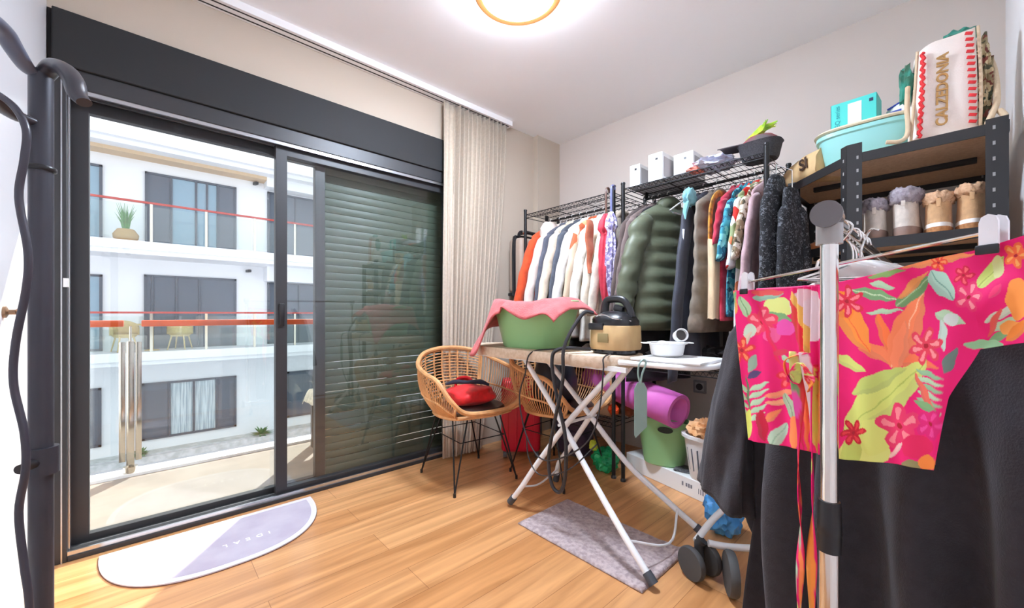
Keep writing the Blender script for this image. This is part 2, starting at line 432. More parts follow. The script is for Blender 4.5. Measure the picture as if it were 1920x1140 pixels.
b = B(); b.mm((X, -9, 5.5), (-12.3, 9, 5.62)); b.mm((X, -9, 5.62), (-12.1, 9, 5.9)); b.build('roof_cornice', m_bw, bd, smooth=False, world=True)
B().mm((X, -9, 5.40), (-12.7, 0.2, 5.5)).build('soffit', mat('tan_soffit', (206, 178, 146), 0.7), bd, smooth=False, world=True)
for y, z in ((-0.05, 5.33), (-0.25, 2.42)):
    B().box((X + 0.1, y, z), (0.2, 0.09, 0.09), (0, 0, 0.3), 0.01).build('security_camera', m_plastic_black, bd, world=True)
pb = thing('potted_grass', 'spiky green plant in a round tan pot on the upper far balcony', 'plant', (-12.4, -3.12, 2.92))
B().lathe([(0.16, 0), (0.25, 0.1), (0.26, 0.2), (0.17, 0.34), (0.15, 0.34), (0.15, 0.30), (0, 0.30)]).build('pot', mat('tan_pot', (190, 150, 100), 0.6), pb)
b = B()
for k in range(60):
    a = random.uniform(0, 2 * PI); l = random.uniform(0.35, 0.75); s = random.uniform(0.05, 0.22)
    b.tube([(0.05 * cos(a), 0.05 * sin(a), 0.3), (s * 0.5 * cos(a), s * 0.5 * sin(a), 0.3 + l * 0.6), (s * cos(a), s * sin(a), 0.3 + l)], [0.012, 0.01, 0.002], 4)
b.build('foliage', mat('leaf_green', (96, 150, 74), 0.6, var=0.2), pb)
m_wick = mat('pale_wicker', (206, 178, 120), 0.7, var=0.1, vs=30)
def far_chair(loc, rz, label):
    t = thing('wicker_armchair', label, 'chair', loc, rz, 'wicker chairs on the far balcony')
    B().lathe([(0.0, 0.40), (0.2, 0.40), (0.26, 0.46), (0.26, 0.44), (0.2, 0.37), (0, 0.37)], n=20).build('seat', m_wick, t)
    b = B(); b.grid(lambda u, v: (0.28 * cos(1.2 + u * 3.9), 0.28 * sin(1.2 + u * 3.9), 0.44 + v * (0.18 + 0.22 * sin(u * PI))), 20, 5); o = b.build('backrest', m_wick, t); solid(o, 0.03)
    for x, y in ((0.2, 0.17), (0.2, -0.17), (-0.2, 0.17), (-0.2, -0.17)): B().tube([(x * 0.8, y * 0.8, 0.4), (x * 1.2, y * 1.2, 0)], [0.02, 0.014], 6).build('leg', m_wick, t)
    return t
far_chair((-12.55, -3.15, 0.0), 0.3, 'pale wicker armchair on the far balcony left of the dining table')
far_chair((-12.55, -2.0, 0.0), PI - 0.4, 'pale wicker armchair on the far balcony right of the dining table')
ft = thing('dining_table', 'small pale table between wicker chairs on the far balcony', 'table', (-12.55, -2.6, 0))
B().lathe([(0, 0.70), (0.36, 0.70), (0.36, 0.74), (0, 0.74)], n=24).build('tabletop', m_wick, ft)
B().lathe([(0.16, 0), (0.16, 0.02), (0.03, 0.04), (0.03, 0.70)], n=12).build('pedestal', m_wick, ft)
struct(B().mm((-14, -12, -3.2), (-1.3, 10, -3.1)).build('street_ground', mat('light_asphalt', (196, 197, 202), 0.9, var=0.05, vs=3), smooth=False))
struct(B().mm((-13.2, -9, -3.1), (-12.5, 9, -2.92)).build('planting_strip', mat('gravel_bed', (206, 206, 206), 0.9, c2=(180, 182, 180), vs=6), smooth=False))
for (y, s, lb) in ((0.05, 0.28, 'green shrub at the foot of the far white wall below the window corner'), (-2.85, 0.22, 'green shrub at the far wall behind the steel balcony post')):
    b = B()
    for k in range(70):
        d = Vector((random.gauss(0, 1), random.gauss(0, 1), abs(random.gauss(0, 0.8)))).normalized() * s * random.uniform(0.6, 1.3)
        b.tube([(-12.75, y, -2.92), Vector((-12.75, y, -2.9)) + d * 0.6, Vector((-12.75, y, -2.92)) + d], [0.01, 0.035, 0.004], 4, flat=0.3)
    tag(b.build('shrub', mat('shrub_green', (72, 120, 62), 0.7, var=0.3)), lb, 'shrub', 'shrubs at the far wall')

# ---------------------------------------------------------------- curtain and its track
m_linen = fabric('linen_curtain', (196, 182, 164), var=0.05, vs=60, bump=0.3, bs=400)
def curt(u, v):
    z = 2.455 - v * 2.435
    top = 1 - v
    y = -1.215 + u * (0.575 - 0.25 * v ** 1.5) - 0.02 * v
    if u < 0.16: a = 0.006
    else: a = 0.034 * (0.75 + 0.25 * sin(u * 9 + 1)) * (1 + 0.2 * sin(v * 5 + u * 7))
    ph = u * 15 * 2 * PI
    x = 0.052 + a * sin(ph) + 0.004 * sin(v * 9 + u * 40) + (0.035 * v if u > 0.1 else 0.035 * v)
    return (x, y + 0.006 * cos(ph * 1.0 + v * 3), z)
b = B(); b.grid(curt, 420, 30); o = b.build('curtain', m_linen, None, angle=180); solid(o, 0.003)
tag(o, 'pleated beige linen curtain gathered beside the sliding door', 'curtain')
tr = thing('curtain_track', 'white double curtain track along the window wall ceiling', 'curtain track', (0.03, -1.8, 2.46))
b = B(); b.mm((0.0, -3.0, 2.462), (0.085, -0.60, 2.472)); 
for x in (0.0, 0.038, 0.077): b.mm((x, -3.0, 2.472), (x + 0.008, -0.60, 2.5))
b.build('rail', m_white_enamel, tr, smooth=False, world=True)
B().mm((0.018, -3.0, 2.4605), (0.026, -0.62, 2.4622)).build('slot', m_frame_in, tr, smooth=False, world=True)
B().mm((0.058, -3.0, 2.4605), (0.066, -0.62, 2.4622)).build('slot', m_frame_in, tr, smooth=False, world=True)

# ---------------------------------------------------------------- ceiling lamp
lp = thing('ceiling_lamp', 'round white ceiling lamp with thin wooden rim', 'lamp', (1.10, -1.495, 2.5))
B().lathe([(0.176, -0.045), (0.194, -0.045), (0.197, -0.052), (0.197, -0.086), (0.192, -0.092), (0.176, -0.092)], n=64).build('rim', mat('light_wood_rim', (214, 150, 84), 0.5), lp)
B().lathe([(0.172, -0.060), (0.175, -0.088), (0.15, -0.097), (0.0, -0.104)], n=64).build('diffuser', emis('lamp_diffuser', (222, 236, 255), LAMP_W), lp)
B().lathe([(0.150, -0.002), (0.150, -0.050)], n=64).build('drum', emis('lamp_drum_glow', (222, 236, 255), LAMP_W * 0.75), lp)

# ---------------------------------------------------------------- rugs
m_mat = mat('lilac_diatomite', (192, 184, 196), 0.85, c2=(180, 170, 186), vs=7)
m_mat_e = mat('pale_lilac_border', (222, 218, 226), 0.85)
m_mat_b = mat('brown_rubber_backing', (110, 74, 62), 0.8)
bmz = thing('half_round_mat', 'half-round lilac bath mat by the glass door reading IDEAL', 'mat', (0.05, -2.455, 0))
def halfdisc(inset, z0, z1):
    pts = []; W2, H2 = 0.40 - inset, 0.44 - inset
    for k in range(49):
        t = PI * k / 48
        c = cos(t); s_ = sin(t)
        pts.append((0.005 + inset + (H2 - inset) * s_ ** 0.85, W2 * math.copysign(abs(c) ** 0.8, c)))
    return B().prism(pts, z0, z1)
halfdisc(0, 0.0, 0.003).build('backing', m_mat_b, bmz, smooth=False)
halfdisc(0.002, 0.003, 0.0075).build('border', m_mat_e, bmz, smooth=False)
halfdisc(0.03, 0.0075, 0.0085).build('pile', m_mat, bmz, smooth=False)
m_lett = mat('white_lettering', (245, 243, 246), 0.7)
text('lettering', 'I  D  E  A  L', 0.036, m_lett, bmz, (0.318, -2.385, 0.0087), (0, 0, -PI / 2), 0.0003, bold=0.0006)

m_terry = mat('mauve_terry', (196, 178, 176), 0.95, c2=(164, 146, 146), vs=55, bump=0.9, bs=180)
def rug_fn(u, v):
    x = u * 0.645; y = -v * 0.365
    z = 0.010 + 0.002 * noise.noise(Vector((x * 30, y * 30, 0))) + 0.012 * max(0, u - 0.8) * 5 * (0.5 + 0.5 * sin(u * 60)) * (1 - v * 0.6)
    e = min(u, 1 - u) * 0.645; f = min(v, 1 - v) * 0.365
    z *= min(1, min(e, f) / 0.008 + 0.25)
    return (x, y, z)
b = B(); b.grid(rug_fn, 150, 90); o = b.build('bath_rug', m_terry, None, angle=180); o.location = (1.01, -1.05, 0.0); solid(o, 0.004, -1.0)
tag(o, 'mauve terry bath rug on the floor under the ironing board legs', 'rug')

# ---------------------------------------------------------------- rattan chairs
m_rattan = mat('honey_rattan', (214, 158, 104), 0.5, var=0.12, vs=18)
def chair_loops():
    top = [(0.27, 0, 0.445), (0.25, 0.16, 0.455), (0.235, 0.245, 0.53), (0.16, 0.285, 0.625), (0.02, 0.295, 0.655), (-0.12, 0.275, 0.69), (-0.22, 0.20, 0.74), (-0.265, 0.09, 0.765)]
    bot = [(0.26, 0, 0.425), (0.22, 0.15, 0.42), (0.16, 0.185, 0.41), (0.09, 0.20, 0.405), (0.0, 0.20, 0.40), (-0.09, 0.185, 0.40), (-0.16, 0.13, 0.40), (-0.19, 0.06, 0.40)]
    def full(h): return h + [(-0.27 if h is top else -0.195, 0, 0.77 if h is top else 0.40)] + [(x, -y, z) for x, y, z in h[:0:-1]]
    return full(top), full(bot)
def make_chair(label, loc, rz):
    t = thing('rattan_armchair', label, 'chair', loc, rz, 'rattan armchairs with wire legs')
    top, bot = chair_loops()
    T = spline([Vector(p) for p in top], 20, True); Bo = spline([Vector(p) for p in bot], 20, True); n = len(T)
    B().tube(T, 0.0135, 8, True).build('rim', m_rattan, t)
    def pt(i, s, bulge=0.035):
        a, c = Bo[i % n], T[i % n]; p = a.lerp(c, s)
        out = Vector((a.x, a.y, 0)); 
        if out.length > 0: out.normalize()
        return p + out * bulge * sin(PI * s)
    sides = (B(), B()); back = B(); band = B()
    lo, hi = int(n * 0.10), int(n * 0.90)
    for i in range(lo, hi):
        isback = n * 0.36 < i < n * 0.64
        if not isback and i % 3 == 0:
            sides[0 if i < n / 2 else 1].tube([pt(i, s / 6) for s in range(7)], 0.0032, 5, caps=False)
        if isback and i % 13 == 0:
            back.tube([pt(i, s / 8) for s in range(9)], 0.006, 6, caps=False)
    for k in range(1, 19):
        s = k / 19
        if s < 0.12: continue
        pts = [pt(i, s) for i in range(int(n * 0.36), int(n * 0.64) + 1, 2)]
        back.tube(pts, 0.0036, 5, caps=False)
    band.tube([pt(i, 0.42) for i in range(lo, hi, 2)], 0.006, 6, caps=False)
    for i in (int(n * 0.36), int(n * 0.64), lo, hi): band.tube([pt(i, s / 8) for s in range(9)], 0.007, 6, caps=False)
    sides[0].build('side_lattice', m_rattan, t); sides[1].build('side_lattice', m_rattan, t); back.build('back_lattice', m_rattan, t); band.build('band', m_rattan, t)
    b = B(); b.tube(Bo, 0.011, 8, True)
    b.grid(lambda u, v: (lambda a: (a.x * v, a.y * v, a.z - 0.004 + 0.002 * sin(v * 90)))(Bo[int(u * n) % n]), n, 24, cu=True)
    b.build('seat', m_rattan, t)
    for x in (1, -1):
        for y in (1, -1):
            f = (0.215 * x, 0.21 * y, 0.012)
            l = B(); l.tube([(0.15 * x, 0.09 * y, 0.40), f], 0.0045, 6); l.tube([(0.10 * x, 0.16 * y, 0.40), f], 0.0045, 6)
            l.tube([(0.15 * x, 0.09 * y, 0.40), (0.10 * x, 0.16 * y, 0.40)], 0.0045, 6)
            lg = l.build('leg', m_blackw, t); B().cyl((f[0], f[1], 0), (f[0], f[1], 0.022), 0.008, 10).build('foot', m_plastic_black, lg)
    b = B(); z = 0.27
    cs = [(0.172, 0.15), (-0.172, 0.15), (-0.172, -0.15), (0.172, -0.15)]
    for i in range(4): b.tube([(*cs[i], z), (*cs[(i + 1) % 4], z)], 0.003, 6)
    b.tube([(0.14, 0.14, 0.39), (-0.14, 0.14, 0.39), (-0.14, -0.14, 0.39), (0.14, -0.14, 0.39), (0.14, 0.14, 0.39)], 0.004, 6)
    b.build('brace', m_blackw, t)
    return t
make_chair('honey rattan armchair in front of the curtain holding a red bag', (0.39, -1.25, 0), -0.10)
make_chair('honey rattan armchair under the ironing board holding a black bag', (0.73, -0.80, 0), 0.02)
m_cush = mat('dark_brown_leatherette', (62, 50, 46), 0.4, bump=0.2, bs=60)
def cushion(loc, label):
    b = B(); b.lathe([(0, 0.0), (0.15, 0.0), (0.185, 0.012), (0.19, 0.025), (0.18, 0.038), (0.12, 0.046), (0, 0.05)], n=40, power=2.6)
    o = b.build('seat_cushion', m_cush); o.location = loc; tag(o, label, 'cushion', 'dark seat cushions'); return o
cushion((0.42, -1.25, 0.408), 'dark brown seat cushion under the red bag on the rattan chair')
cushion((0.75, -0.80, 0.408), 'dark seat cushion on the rattan chair under the ironing board')
rb = thing('red_bag', 'bright red soft bag lying on the front rattan chair', 'bag', (0.42, -1.26, 0.455))
B().blob((0, 0, 0.05), (0.135, 0.15, 0.055), 3, 0.22, 1.6, 4, 0.85).build('body', fabric('red_nylon', (226, 28, 34), rough=0.5, bump=0.5, bs=40), rb)
B().tube([(-0.08, -0.05, 0.09), (-0.10, -0.02, 0.13), (-0.08, 0.04, 0.135), (-0.05, 0.07, 0.10)], 0.008, 6, smooth=6, flat=2.2).build('strap', mat('red_strap', (214, 30, 36), 0.6), rb)
b = B()
b.tube([(0.31, -1.36, 0.565), (0.33, -1.30, 0.575), (0.36, -1.24, 0.57), (0.42, -1.18, 0.573), (0.46, -1.14, 0.555)], [0.012, 0.024, 0.017, 0.026, 0.014], 10, smooth=8, flat=0.6)
tag(b.build('navy_scarf', fabric('navy_knit', (34, 34, 50))), 'crumpled dark navy scarf on top of the red bag', 'scarf')
# black rounded bag on the second chair
bb = thing('black_bag', 'tall smooth black bag standing on the rattan chair under the ironing board', 'bag', (0.70, -0.80, 0.46))
B().lathe([(0, 0), (0.14, 0.0), (0.165, 0.03), (0.16, 0.12), (0.13, 0.22), (0.095, 0.29), (0.06, 0.325), (0, 0.33)], n=36, sx=0.8, sy=1.0).build('body', mat('black_leather', (40, 42, 48), 0.35, bump=0.15, bs=40), bb)

# ---------------------------------------------------------------- suitcases
m_reds = mat('red_polycarbonate', (206, 26, 52), 0.35)
sc = thing('red_suitcase', 'small red wheeled suitcase behind the rattan chairs', 'suitcase', (0.345, -0.76, 0), math.radians(47.6))
B().box((0, 0.0, 0.29), (0.27, 0.16, 0.50), None, 0.03, 4).build('shell', m_reds, sc)
b = B()
for x in (-0.09, -0.03, 0.03, 0.09): b.box((x, -0.081, 0.29), (0.012, 0.006, 0.42), None, 0.003)
b.build('rib', m_reds, sc)
for x in (-0.11, 0.11):
    for y in (-0.05, 0.05): B().cyl((x - 0.012, y, 0.025), (x + 0.012, y, 0.025), 0.025, 20).build('wheel', mat('grey_wheel', (90, 92, 96), 0.4), sc)
B().tube([(-0.06, 0.05, 0.53), (-0.06, 0.05, 0.57), (0.06, 0.05, 0.57), (0.06, 0.05, 0.53)], 0.008, 8).build('handle', m_plastic_black, sc)
m_taupe = mat('taupe_shell', (176, 156, 140), 0.45)
dk = thing('storage_bag', 'tall dark brown fabric storage bag standing in the corner by the curtain', 'bag', (0.115, -0.46, 0))
B().box((0, 0, 0.57), (0.11, 0.24, 1.12), None, 0.025, 3).build('body', fabric('dark_brown_fabric', (84, 72, 66)), dk)
B().tube([(0, -0.05, 1.12), (0, -0.05, 1.128), (0, 0.05, 1.128), (0, 0.05, 1.12)], 0.005, 6).build('handle', m_plastic_black, dk)
sq = thing('taupe_suitcase', 'taupe hard suitcase with black trim and handle in the corner by the curtain', 'suitcase', (0.135, -0.50, 1.135))
B().box((0, 0, 0.235), (0.15, 0.25, 0.42), None, 0.03, 4).build('shell', m_taupe, sq)
b = B(); b.tube([(0.0, -0.128, 0.0), (0.0, -0.128, 0.40), (0.0, -0.09, 0.452), (0, 0.09, 0.452), (0, 0.128, 0.40), (0, 0.128, 0.0)], 0.016, 8, smooth=5)
b.box((0, 0, 0.012), (0.155, 0.25, 0.024), None, 0.006); b.build('trim_band', m_plastic_black, sq)
b = B(); b.tube([(0.02, -0.10, 0.455), (0.03, -0.08, 0.49), (0.03, 0.08, 0.49), (0.02, 0.10, 0.455)], 0.014, 8, smooth=5); b.build('handle', m_plastic_black, sq)
for y in (-0.07, 0.07): B().box((0.03, y, 0.488), (0.034, 0.02, 0.034), None, 0.003).build('buckle', m_chrome, sq)

# ---------------------------------------------------------------- ironing board
m_cover = mat('printed_cotton_cover', (218, 196, 172), 0.9, c2=(204, 178, 150), vs=50, bump=0.2, bs=200)
ib = thing('ironing_board', 'white legged ironing board with cream printed cover', 'ironing board', (0.95, -1.14, 0))
def board_outline(n=80, grow=0.0):
    pts = []
    for k in range(n):
        t = 2 * PI * k / n; c, s = cos(t), sin(t)
        x = math.copysign(abs(c) ** 0.5, c) * 0.55; y = math.copysign(abs(s) ** 0.75, s) * 0.185
        if x < -0.25: y *= 1 - 0.25 * ((-0.25 - x) / 0.3) ** 2
        pts.append((0.93 + x * (1 + grow / 0.55), -1.14 + y * (1 + grow / 0.19)))
    return pts
b = B(); P = board_outline()
pr = [(0.0, 0.812), (0.9, 0.814), (0.985, 0.812), (1.0, 0.800), (1.0, 0.775), (0.99, 0.762), (0.975, 0.772), (0.9, 0.776), (0.0, 0.776)]
rings = []
for s, z in pr:
    rings.append([b.bm.verts.new((0.93 + (x - 0.93) * s, -1.14 + (y + 1.14) * s, z + (0.004 * sin(i * 1.7) if s > 0.95 and z < 0.79 else 0))) for i, (x, y) in enumerate(P)])
for A, Cc in zip(rings, rings[1:]):
    for i in range(len(P)): b.bm.faces.new((A[i], A[(i + 1) % len(P)], Cc[(i + 1) % len(P)], Cc[i]))
bmesh.ops.remove_doubles(b.bm, verts=b.bm.verts, dist=1e-5)
b.build('cover', m_cover, ib, world=True)
b = B(); b.mm((0.50, -1.27, 0.752), (1.50, -1.255, 0.772)); b.mm((0.50, -1.025, 0.752), (1.50, -1.01, 0.772))
for x in (0.5, 0.8, 1.1, 1.4): b.mm((x, -1.27, 0.752), (x + 0.02, -1.01, 0.772))
b.build('underframe', m_white_enamel, ib, smooth=False, world=True)
LEGS = [
    [(1.44, -1.24, 0.765), (1.20, -1.26, 0.50), (1.02, -1.285, 0.26), (0.93, -1.31, 0.12), (0.862, -1.32, 0.03)],
    [(1.40, -1.05, 0.765), (1.17, -1.03, 0.50), (0.98, -0.99, 0.26), (0.86, -0.945, 0.13), (0.835, -0.94, 0.03)],
    [(0.86, -1.23, 0.765), (1.08, -1.25, 0.55), (1.36, -1.30, 0.28), (1.55, -1.35, 0.13), (1.665, -1.365, 0.03)],
    [(0.83, -1.05, 0.765), (1.06, -1.03, 0.55), (1.32, -0.99, 0.28), (1.50, -0.93, 0.13), (1.65, -0.90, 0.03)]]
for L in LEGS:
    lg = B().tube(L, 0.0135, 12, smooth=8).build('leg', m_white_enamel, ib, world=True)
    d = (Vector(L[-1]) - Vector(L[-2])).normalized()
    B().cyl(Vector(L[-1]) - d * 0.03, Vector(L[-1]) + d * 0.012, 0.018, 14).build('foot_cap', mat('grey_rubber', (72, 74, 80), 0.6) if 'grey_rubber' not in bpy.data.materials else bpy.data.materials['grey_rubber'], lg, world=True)
b = B(); b.tube([(1.15, -1.28, 0.47), (1.15, -0.99, 0.47)], 0.008, 8)
b.tube([(0.93, -1.31, 0.12), (0.90, -1.15, 0.08), (0.86, -0.95, 0.10)], 0.005, 8, smooth=6)
b.tube([(1.56, -1.35, 0.125), (1.62, -1.14, 0.06), (1.56, -0.94, 0.11)], 0.005, 8, smooth=6)
b.build('crossbar', m_white_enamel, ib, world=True)
ri = B(); ri.box((1.655, -1.14, 0.812), (0.28, 0.25, 0.012), None, 0.005)
ri.tube([(1.46, -1.255, 0.792), (1.70, -1.262, 0.795), (1.785, -1.22, 0.797), (1.805, -1.14, 0.797), (1.785, -1.06, 0.797), (1.70, -1.018, 0.795), (1.46, -1.02, 0.792)], 0.011, 10, smooth=6)
ri.build('iron_rest', m_white_enamel, ib, world=True)

# green tub with towel
m_green = mat('sage_green_plastic', (146, 196, 138), 0.35)
def tub(prof_bottom, prof_top, h, sx, sy, handles=True):
    b = B()
    rb_, rt = prof_bottom, prof_top
    b.lathe([(0, 0), (rb_ * 0.93, 0), (rb_, 0.012), (rt, h - 0.01), (rt + 0.008, h), (rt - 0.003, h), (rt - 0.008, h - 0.014), (rb_ - 0.004, 0.016), (0, 0.010)], n=56, sx=sx, sy=sy, power=2.7)
    return b
gt = thing('green_tub', 'oval sage green laundry tub on the ironing board', 'tub', (0.86, -1.14, 0.812), 0.05)
tub(0.185, 0.24, 0.235, 1.0, 0.72).build('body', m_green, gt)
b = B()
for s in (1, -1): b.tube([(0.238 * s, -0.05, 0.233), (0.262 * s, -0.03, 0.243), (0.262 * s, 0.03, 0.243), (0.238 * s, 0.05, 0.233)], 0.007, 8, smooth=4)
b.build('handle', m_green, gt)
m_coral = fabric('coral_terry', (208, 98, 98), bump=0.8, bs=200)
def towel(u, v):
    x = -0.30 + 0.60 * u; y = -0.215 + 0.37 * v
    e = (abs(x) / 0.235) ** 2.7 + (abs(y) / 0.172) ** 2.7
    z = 0.245 + 0.010 * sin(7 * u + 3 * v) + 0.006 * noise.noise(Vector((x * 14, y * 14, 2)))
    if e > 1:
        over = (e ** (1 / 2.7) - 1)
        z -= over * (0.22 if x > -0.05 else 0.42) * (1 + 0.35 * sin(u * 12))
    if x < -0.18: z -= 0.03 * (-0.18 - x) / 0.1
    return (x, y, z)
b = B(); b.grid(towel, 60, 40); o = b.build('coral_towel', m_coral, None, angle=180); o.location = (0.86, -1.14, 0.815); o.rotation_euler = (0, 0, 0.05); solid(o, 0.007, 1.0)
tag(o, 'coral pink towel spread over the green tub on the ironing board', 'towel')

# steam cleaner
st = thing('steam_cleaner', 'tan and black steam cleaner with carry handle on the ironing board', 'steam cleaner', (1.36, -1.13, 0.812))
m_tan = mat('tan_plastic', (200, 166, 116), 0.45, c2=(186, 152, 104), vs=9)
B().lathe([(0, 0), (0.09, 0), (0.098, 0.008), (0.098, 0.022), (0, 0.022)], n=40, sx=1.0, sy=0.85, power=2.8).build('base', mat('glossy_black_base', (22, 24, 30), 0.15), st)
B().lathe([(0, 0.022), (0.103, 0.022), (0.107, 0.035), (0.104, 0.125), (0.10, 0.13), (0, 0.13)], n=40, sx=1.0, sy=0.85, power=3.2).build('tank', m_tan, st)
bdy = B().lathe([(0, 0.13), (0.10, 0.13), (0.10, 0.15), (0.085, 0.172), (0.05, 0.19), (0.02, 0.195), (0, 0.195)], n=40, sx=1.0, sy=0.85, power=2.8)
bdy.box((-0.045, -0.086, 0.125), (0.08, 0.012, 0.03), None, 0.004)
bdy.build('housing', m_plastic_black, st)
B().tube([(-0.06, 0, 0.17), (-0.055, 0, 0.225), (-0.035, 0, 0.247), (0.035, 0, 0.245), (0.07, 0, 0.205), (0.082, 0, 0.165)], [0.016, 0.014, 0.012, 0.012, 0.012, 0.015], 10, smooth=6, flat=1.4).build('handle', m_plastic_black, st)
B().box((0.02, 0, 0.205), (0.05, 0.03, 0.03), (0, 0.3, 0), 0.008).build('trigger', m_plastic_black, st)
B().tube([(-0.098, -0.04, 0.155), (-0.05, -0.088, 0.168), (0.0, -0.09, 0.176), (0.05, -0.085, 0.160), (0.098, -0.03, 0.15)], 0.003, 6, smooth=6).build('trim_line', m_chrome, st)
B().box((-0.005, -0.0925, 0.075), (0.055, 0.002, 0.04), None, 0.0008).build('label_plate', mat('olive_label', (146, 128, 84), 0.4), st)
m_hose = mat('black_hose', (40, 38, 42), 0.45)
h = B().tube([(1.29, -1.20, 1.00), (1.255, -1.24, 0.99), (1.235, -1.34, 0.85), (1.23, -1.345, 0.70), (1.18, -1.345, 0.50), (1.145, -1.345, 0.33), (1.165, -1.345, 0.215), (1.21, -1.34, 0.195), (1.24, -1.34, 0.28), (1.235, -1.335, 0.45), (1.19, -1.34, 0.62), (1.17, -1.35, 0.78), (1.20, -1.33, 0.835), (1.28, -1.21, 0.832)], 0.0085, 8, smooth=10)
tag(h.build('steam_hose', m_hose), 'thick black hose looped from the steam cleaner down past the board legs', 'hose')
h = B().tube([(1.27, -1.16, 0.826), (1.08, -1.26, 0.822), (1.01, -1.33, 0.80), (0.99, -1.345, 0.70), (0.95, -1.345, 0.58), (0.99, -1.345, 0.42), (1.08, -1.345, 0.32), (1.20, -1.35, 0.34), (1.36, -1.35, 0.45), (1.42, -1.345, 0.58), (1.44, -1.34, 0.76), (1.43, -1.325, 0.81), (1.40, -1.23, 0.822)], 0.0035, 6, smooth=10)
tag(h.build('power_cord', m_hose), 'thin black power cord hanging in loops below the ironing board', 'cord')
h = B().tube([(1.00, -1.345, 0.40), (1.02, -1.35, 0.30), (1.10, -1.35, 0.24), (1.26, -1.34, 0.31), (1.38, -1.30, 0.44)], 0.003, 6, smooth=10)
tag(h.build('thin_cable', m_hose), 'thin dark cable strung across the crossing board legs', 'cable')

bw = thing('white_bowl', 'white bowl with flat handles on the iron rest', 'bowl', (1.60, -1.12, 0.8185))
B().lathe([(0, 0), (0.05, 0), (0.062, 0.008), (0.07, 0.05), (0.08, 0.053), (0.08, 0.057), (0.067, 0.056), (0.058, 0.012), (0, 0.008)], n=36).build('body', m_white_plastic, bw)
for s in (1, -1): B().box((0.088 * cos(0.83) * s, 0.088 * sin(0.83) * s, 0.055), (0.03, 0.04, 0.004), (0, 0, 0.83), 0.0015).build('handle', m_white_plastic, bw)
B().blob((0, 0, 0), (0.035, 0.03, 0.028), 5, 0.2).build('white_cloth_ball', fabric('white_cotton', (228, 222, 214))).location = (1.585, -1.125, 0.853)
tag(bpy.data.objects['white_cloth_ball'], 'crumpled white cloth in the white bowl', 'cloth')
cup = thing('measuring_cup', 'white round cup tipped toward the room with dark inside on the bowl', 'cup', (1.645, -1.10, 0.905))
Mx = Matrix.Rotation(math.radians(47.6), 4, 'Z') @ Matrix.Rotation(math.radians(78), 4, 'X')
B().lathe([(0.0, -0.02), (0.022, -0.02), (0.027, 0.02), (0.023, 0.02), (0.019, -0.012), (0, -0.012)], n=32, M=Mx).build('body', m_white_plastic, cup)
B().lathe([(0.0, 0.0), (0.021, 0.0), (0.021, 0.008), (0, 0.008)], n=32, M=Mx).build('inner_disc', mat('dark_grey_mesh', (74, 68, 66), 0.5), cup)
# hanging strip
sb = thing('hanging_strip', 'grey green plastic strip hanging from the end of the ironing board', 'hanging strip', (1.575, -1.285, 0.80))
b = B()
pts = [(-0.024, -0.10), (-0.012, -0.075), (0.012, -0.075), (0.024, -0.10), (0.024, -0.245), (-0.020, -0.29), (-0.024, -0.28)]
a = [b.bm.verts.new((x * 0.72, x * 0.7 - 0.002, z)) for x, z in pts]; c_ = [b.bm.verts.new((x * 0.72 + 0.004, x * 0.7 - 0.006, z)) for x, z in pts]
for i in range(len(pts)): b.bm.faces.new((a[i], a[(i + 1) % len(pts)], c_[(i + 1) % len(pts)], c_[i]))
b.bm.faces.new(a[::-1]); b.bm.faces.new(c_)
m_gg = mat('grey_green_plastic', (142, 166, 158), 0.4); b.build('blade', m_gg, sb, smooth=False)
B().tube([(0, -0.004, -0.08), (-0.008, -0.006, -0.04), (-0.004, -0.004, -0.004), (0.006, 0.01, 0.014), (0.014, 0.014, 0.0), (0.008, -0.002, -0.04), (0.002, -0.004, -0.08)], 0.004, 6, smooth=5).build('hook', m_gg, sb)

# ---------------------------------------------------------------- wire racks
def wire_shelf(x0, x1, y0, y1, z, extra=None):
    b = B(); r = 0.0028
    for dz in (0, -0.026):
        b.tube([(x0, y0, z + dz), (x1, y0, z + dz), (x1, y1, z + dz), (x0, y1, z + dz)], r, 6, closed=True)
    n = int((x1 - x0) / 0.03)
    for k in range(n):
        xa = x0 + (x1 - x0) * k / n; xb = x0 + (x1 - x0) * (k + 0.5) / n; xc = x0 + (x1 - x0) * (k + 1) / n
        for y in (y0, y1): b.tube([(xa, y, z), (xb, y, z - 0.026), (xc, y, z)], 0.0018, 4, caps=False)
    n = int((x1 - x0) / 0.024)
    for k in range(1, n): 
        x = x0 + (x1 - x0) * k / n; b.tube([(x, y0, z + 0.003), (x, y1, z + 0.003)], 0.0014, 4, caps=False)
    for f in (0.25, 0.5, 0.75): b.tube([(x0, y0 + (y1 - y0) * f, z - 0.003), (x1, y0 + (y1 - y0) * f, z - 0.003)], 0.0026, 6)
    for f in (0.33, 0.67): b.tube([(x0 + (x1 - x0) * f, y0, z - 0.008), (x0 + (x1 - x0) * f, y1, z - 0.008)], 0.003, 6)
    return b
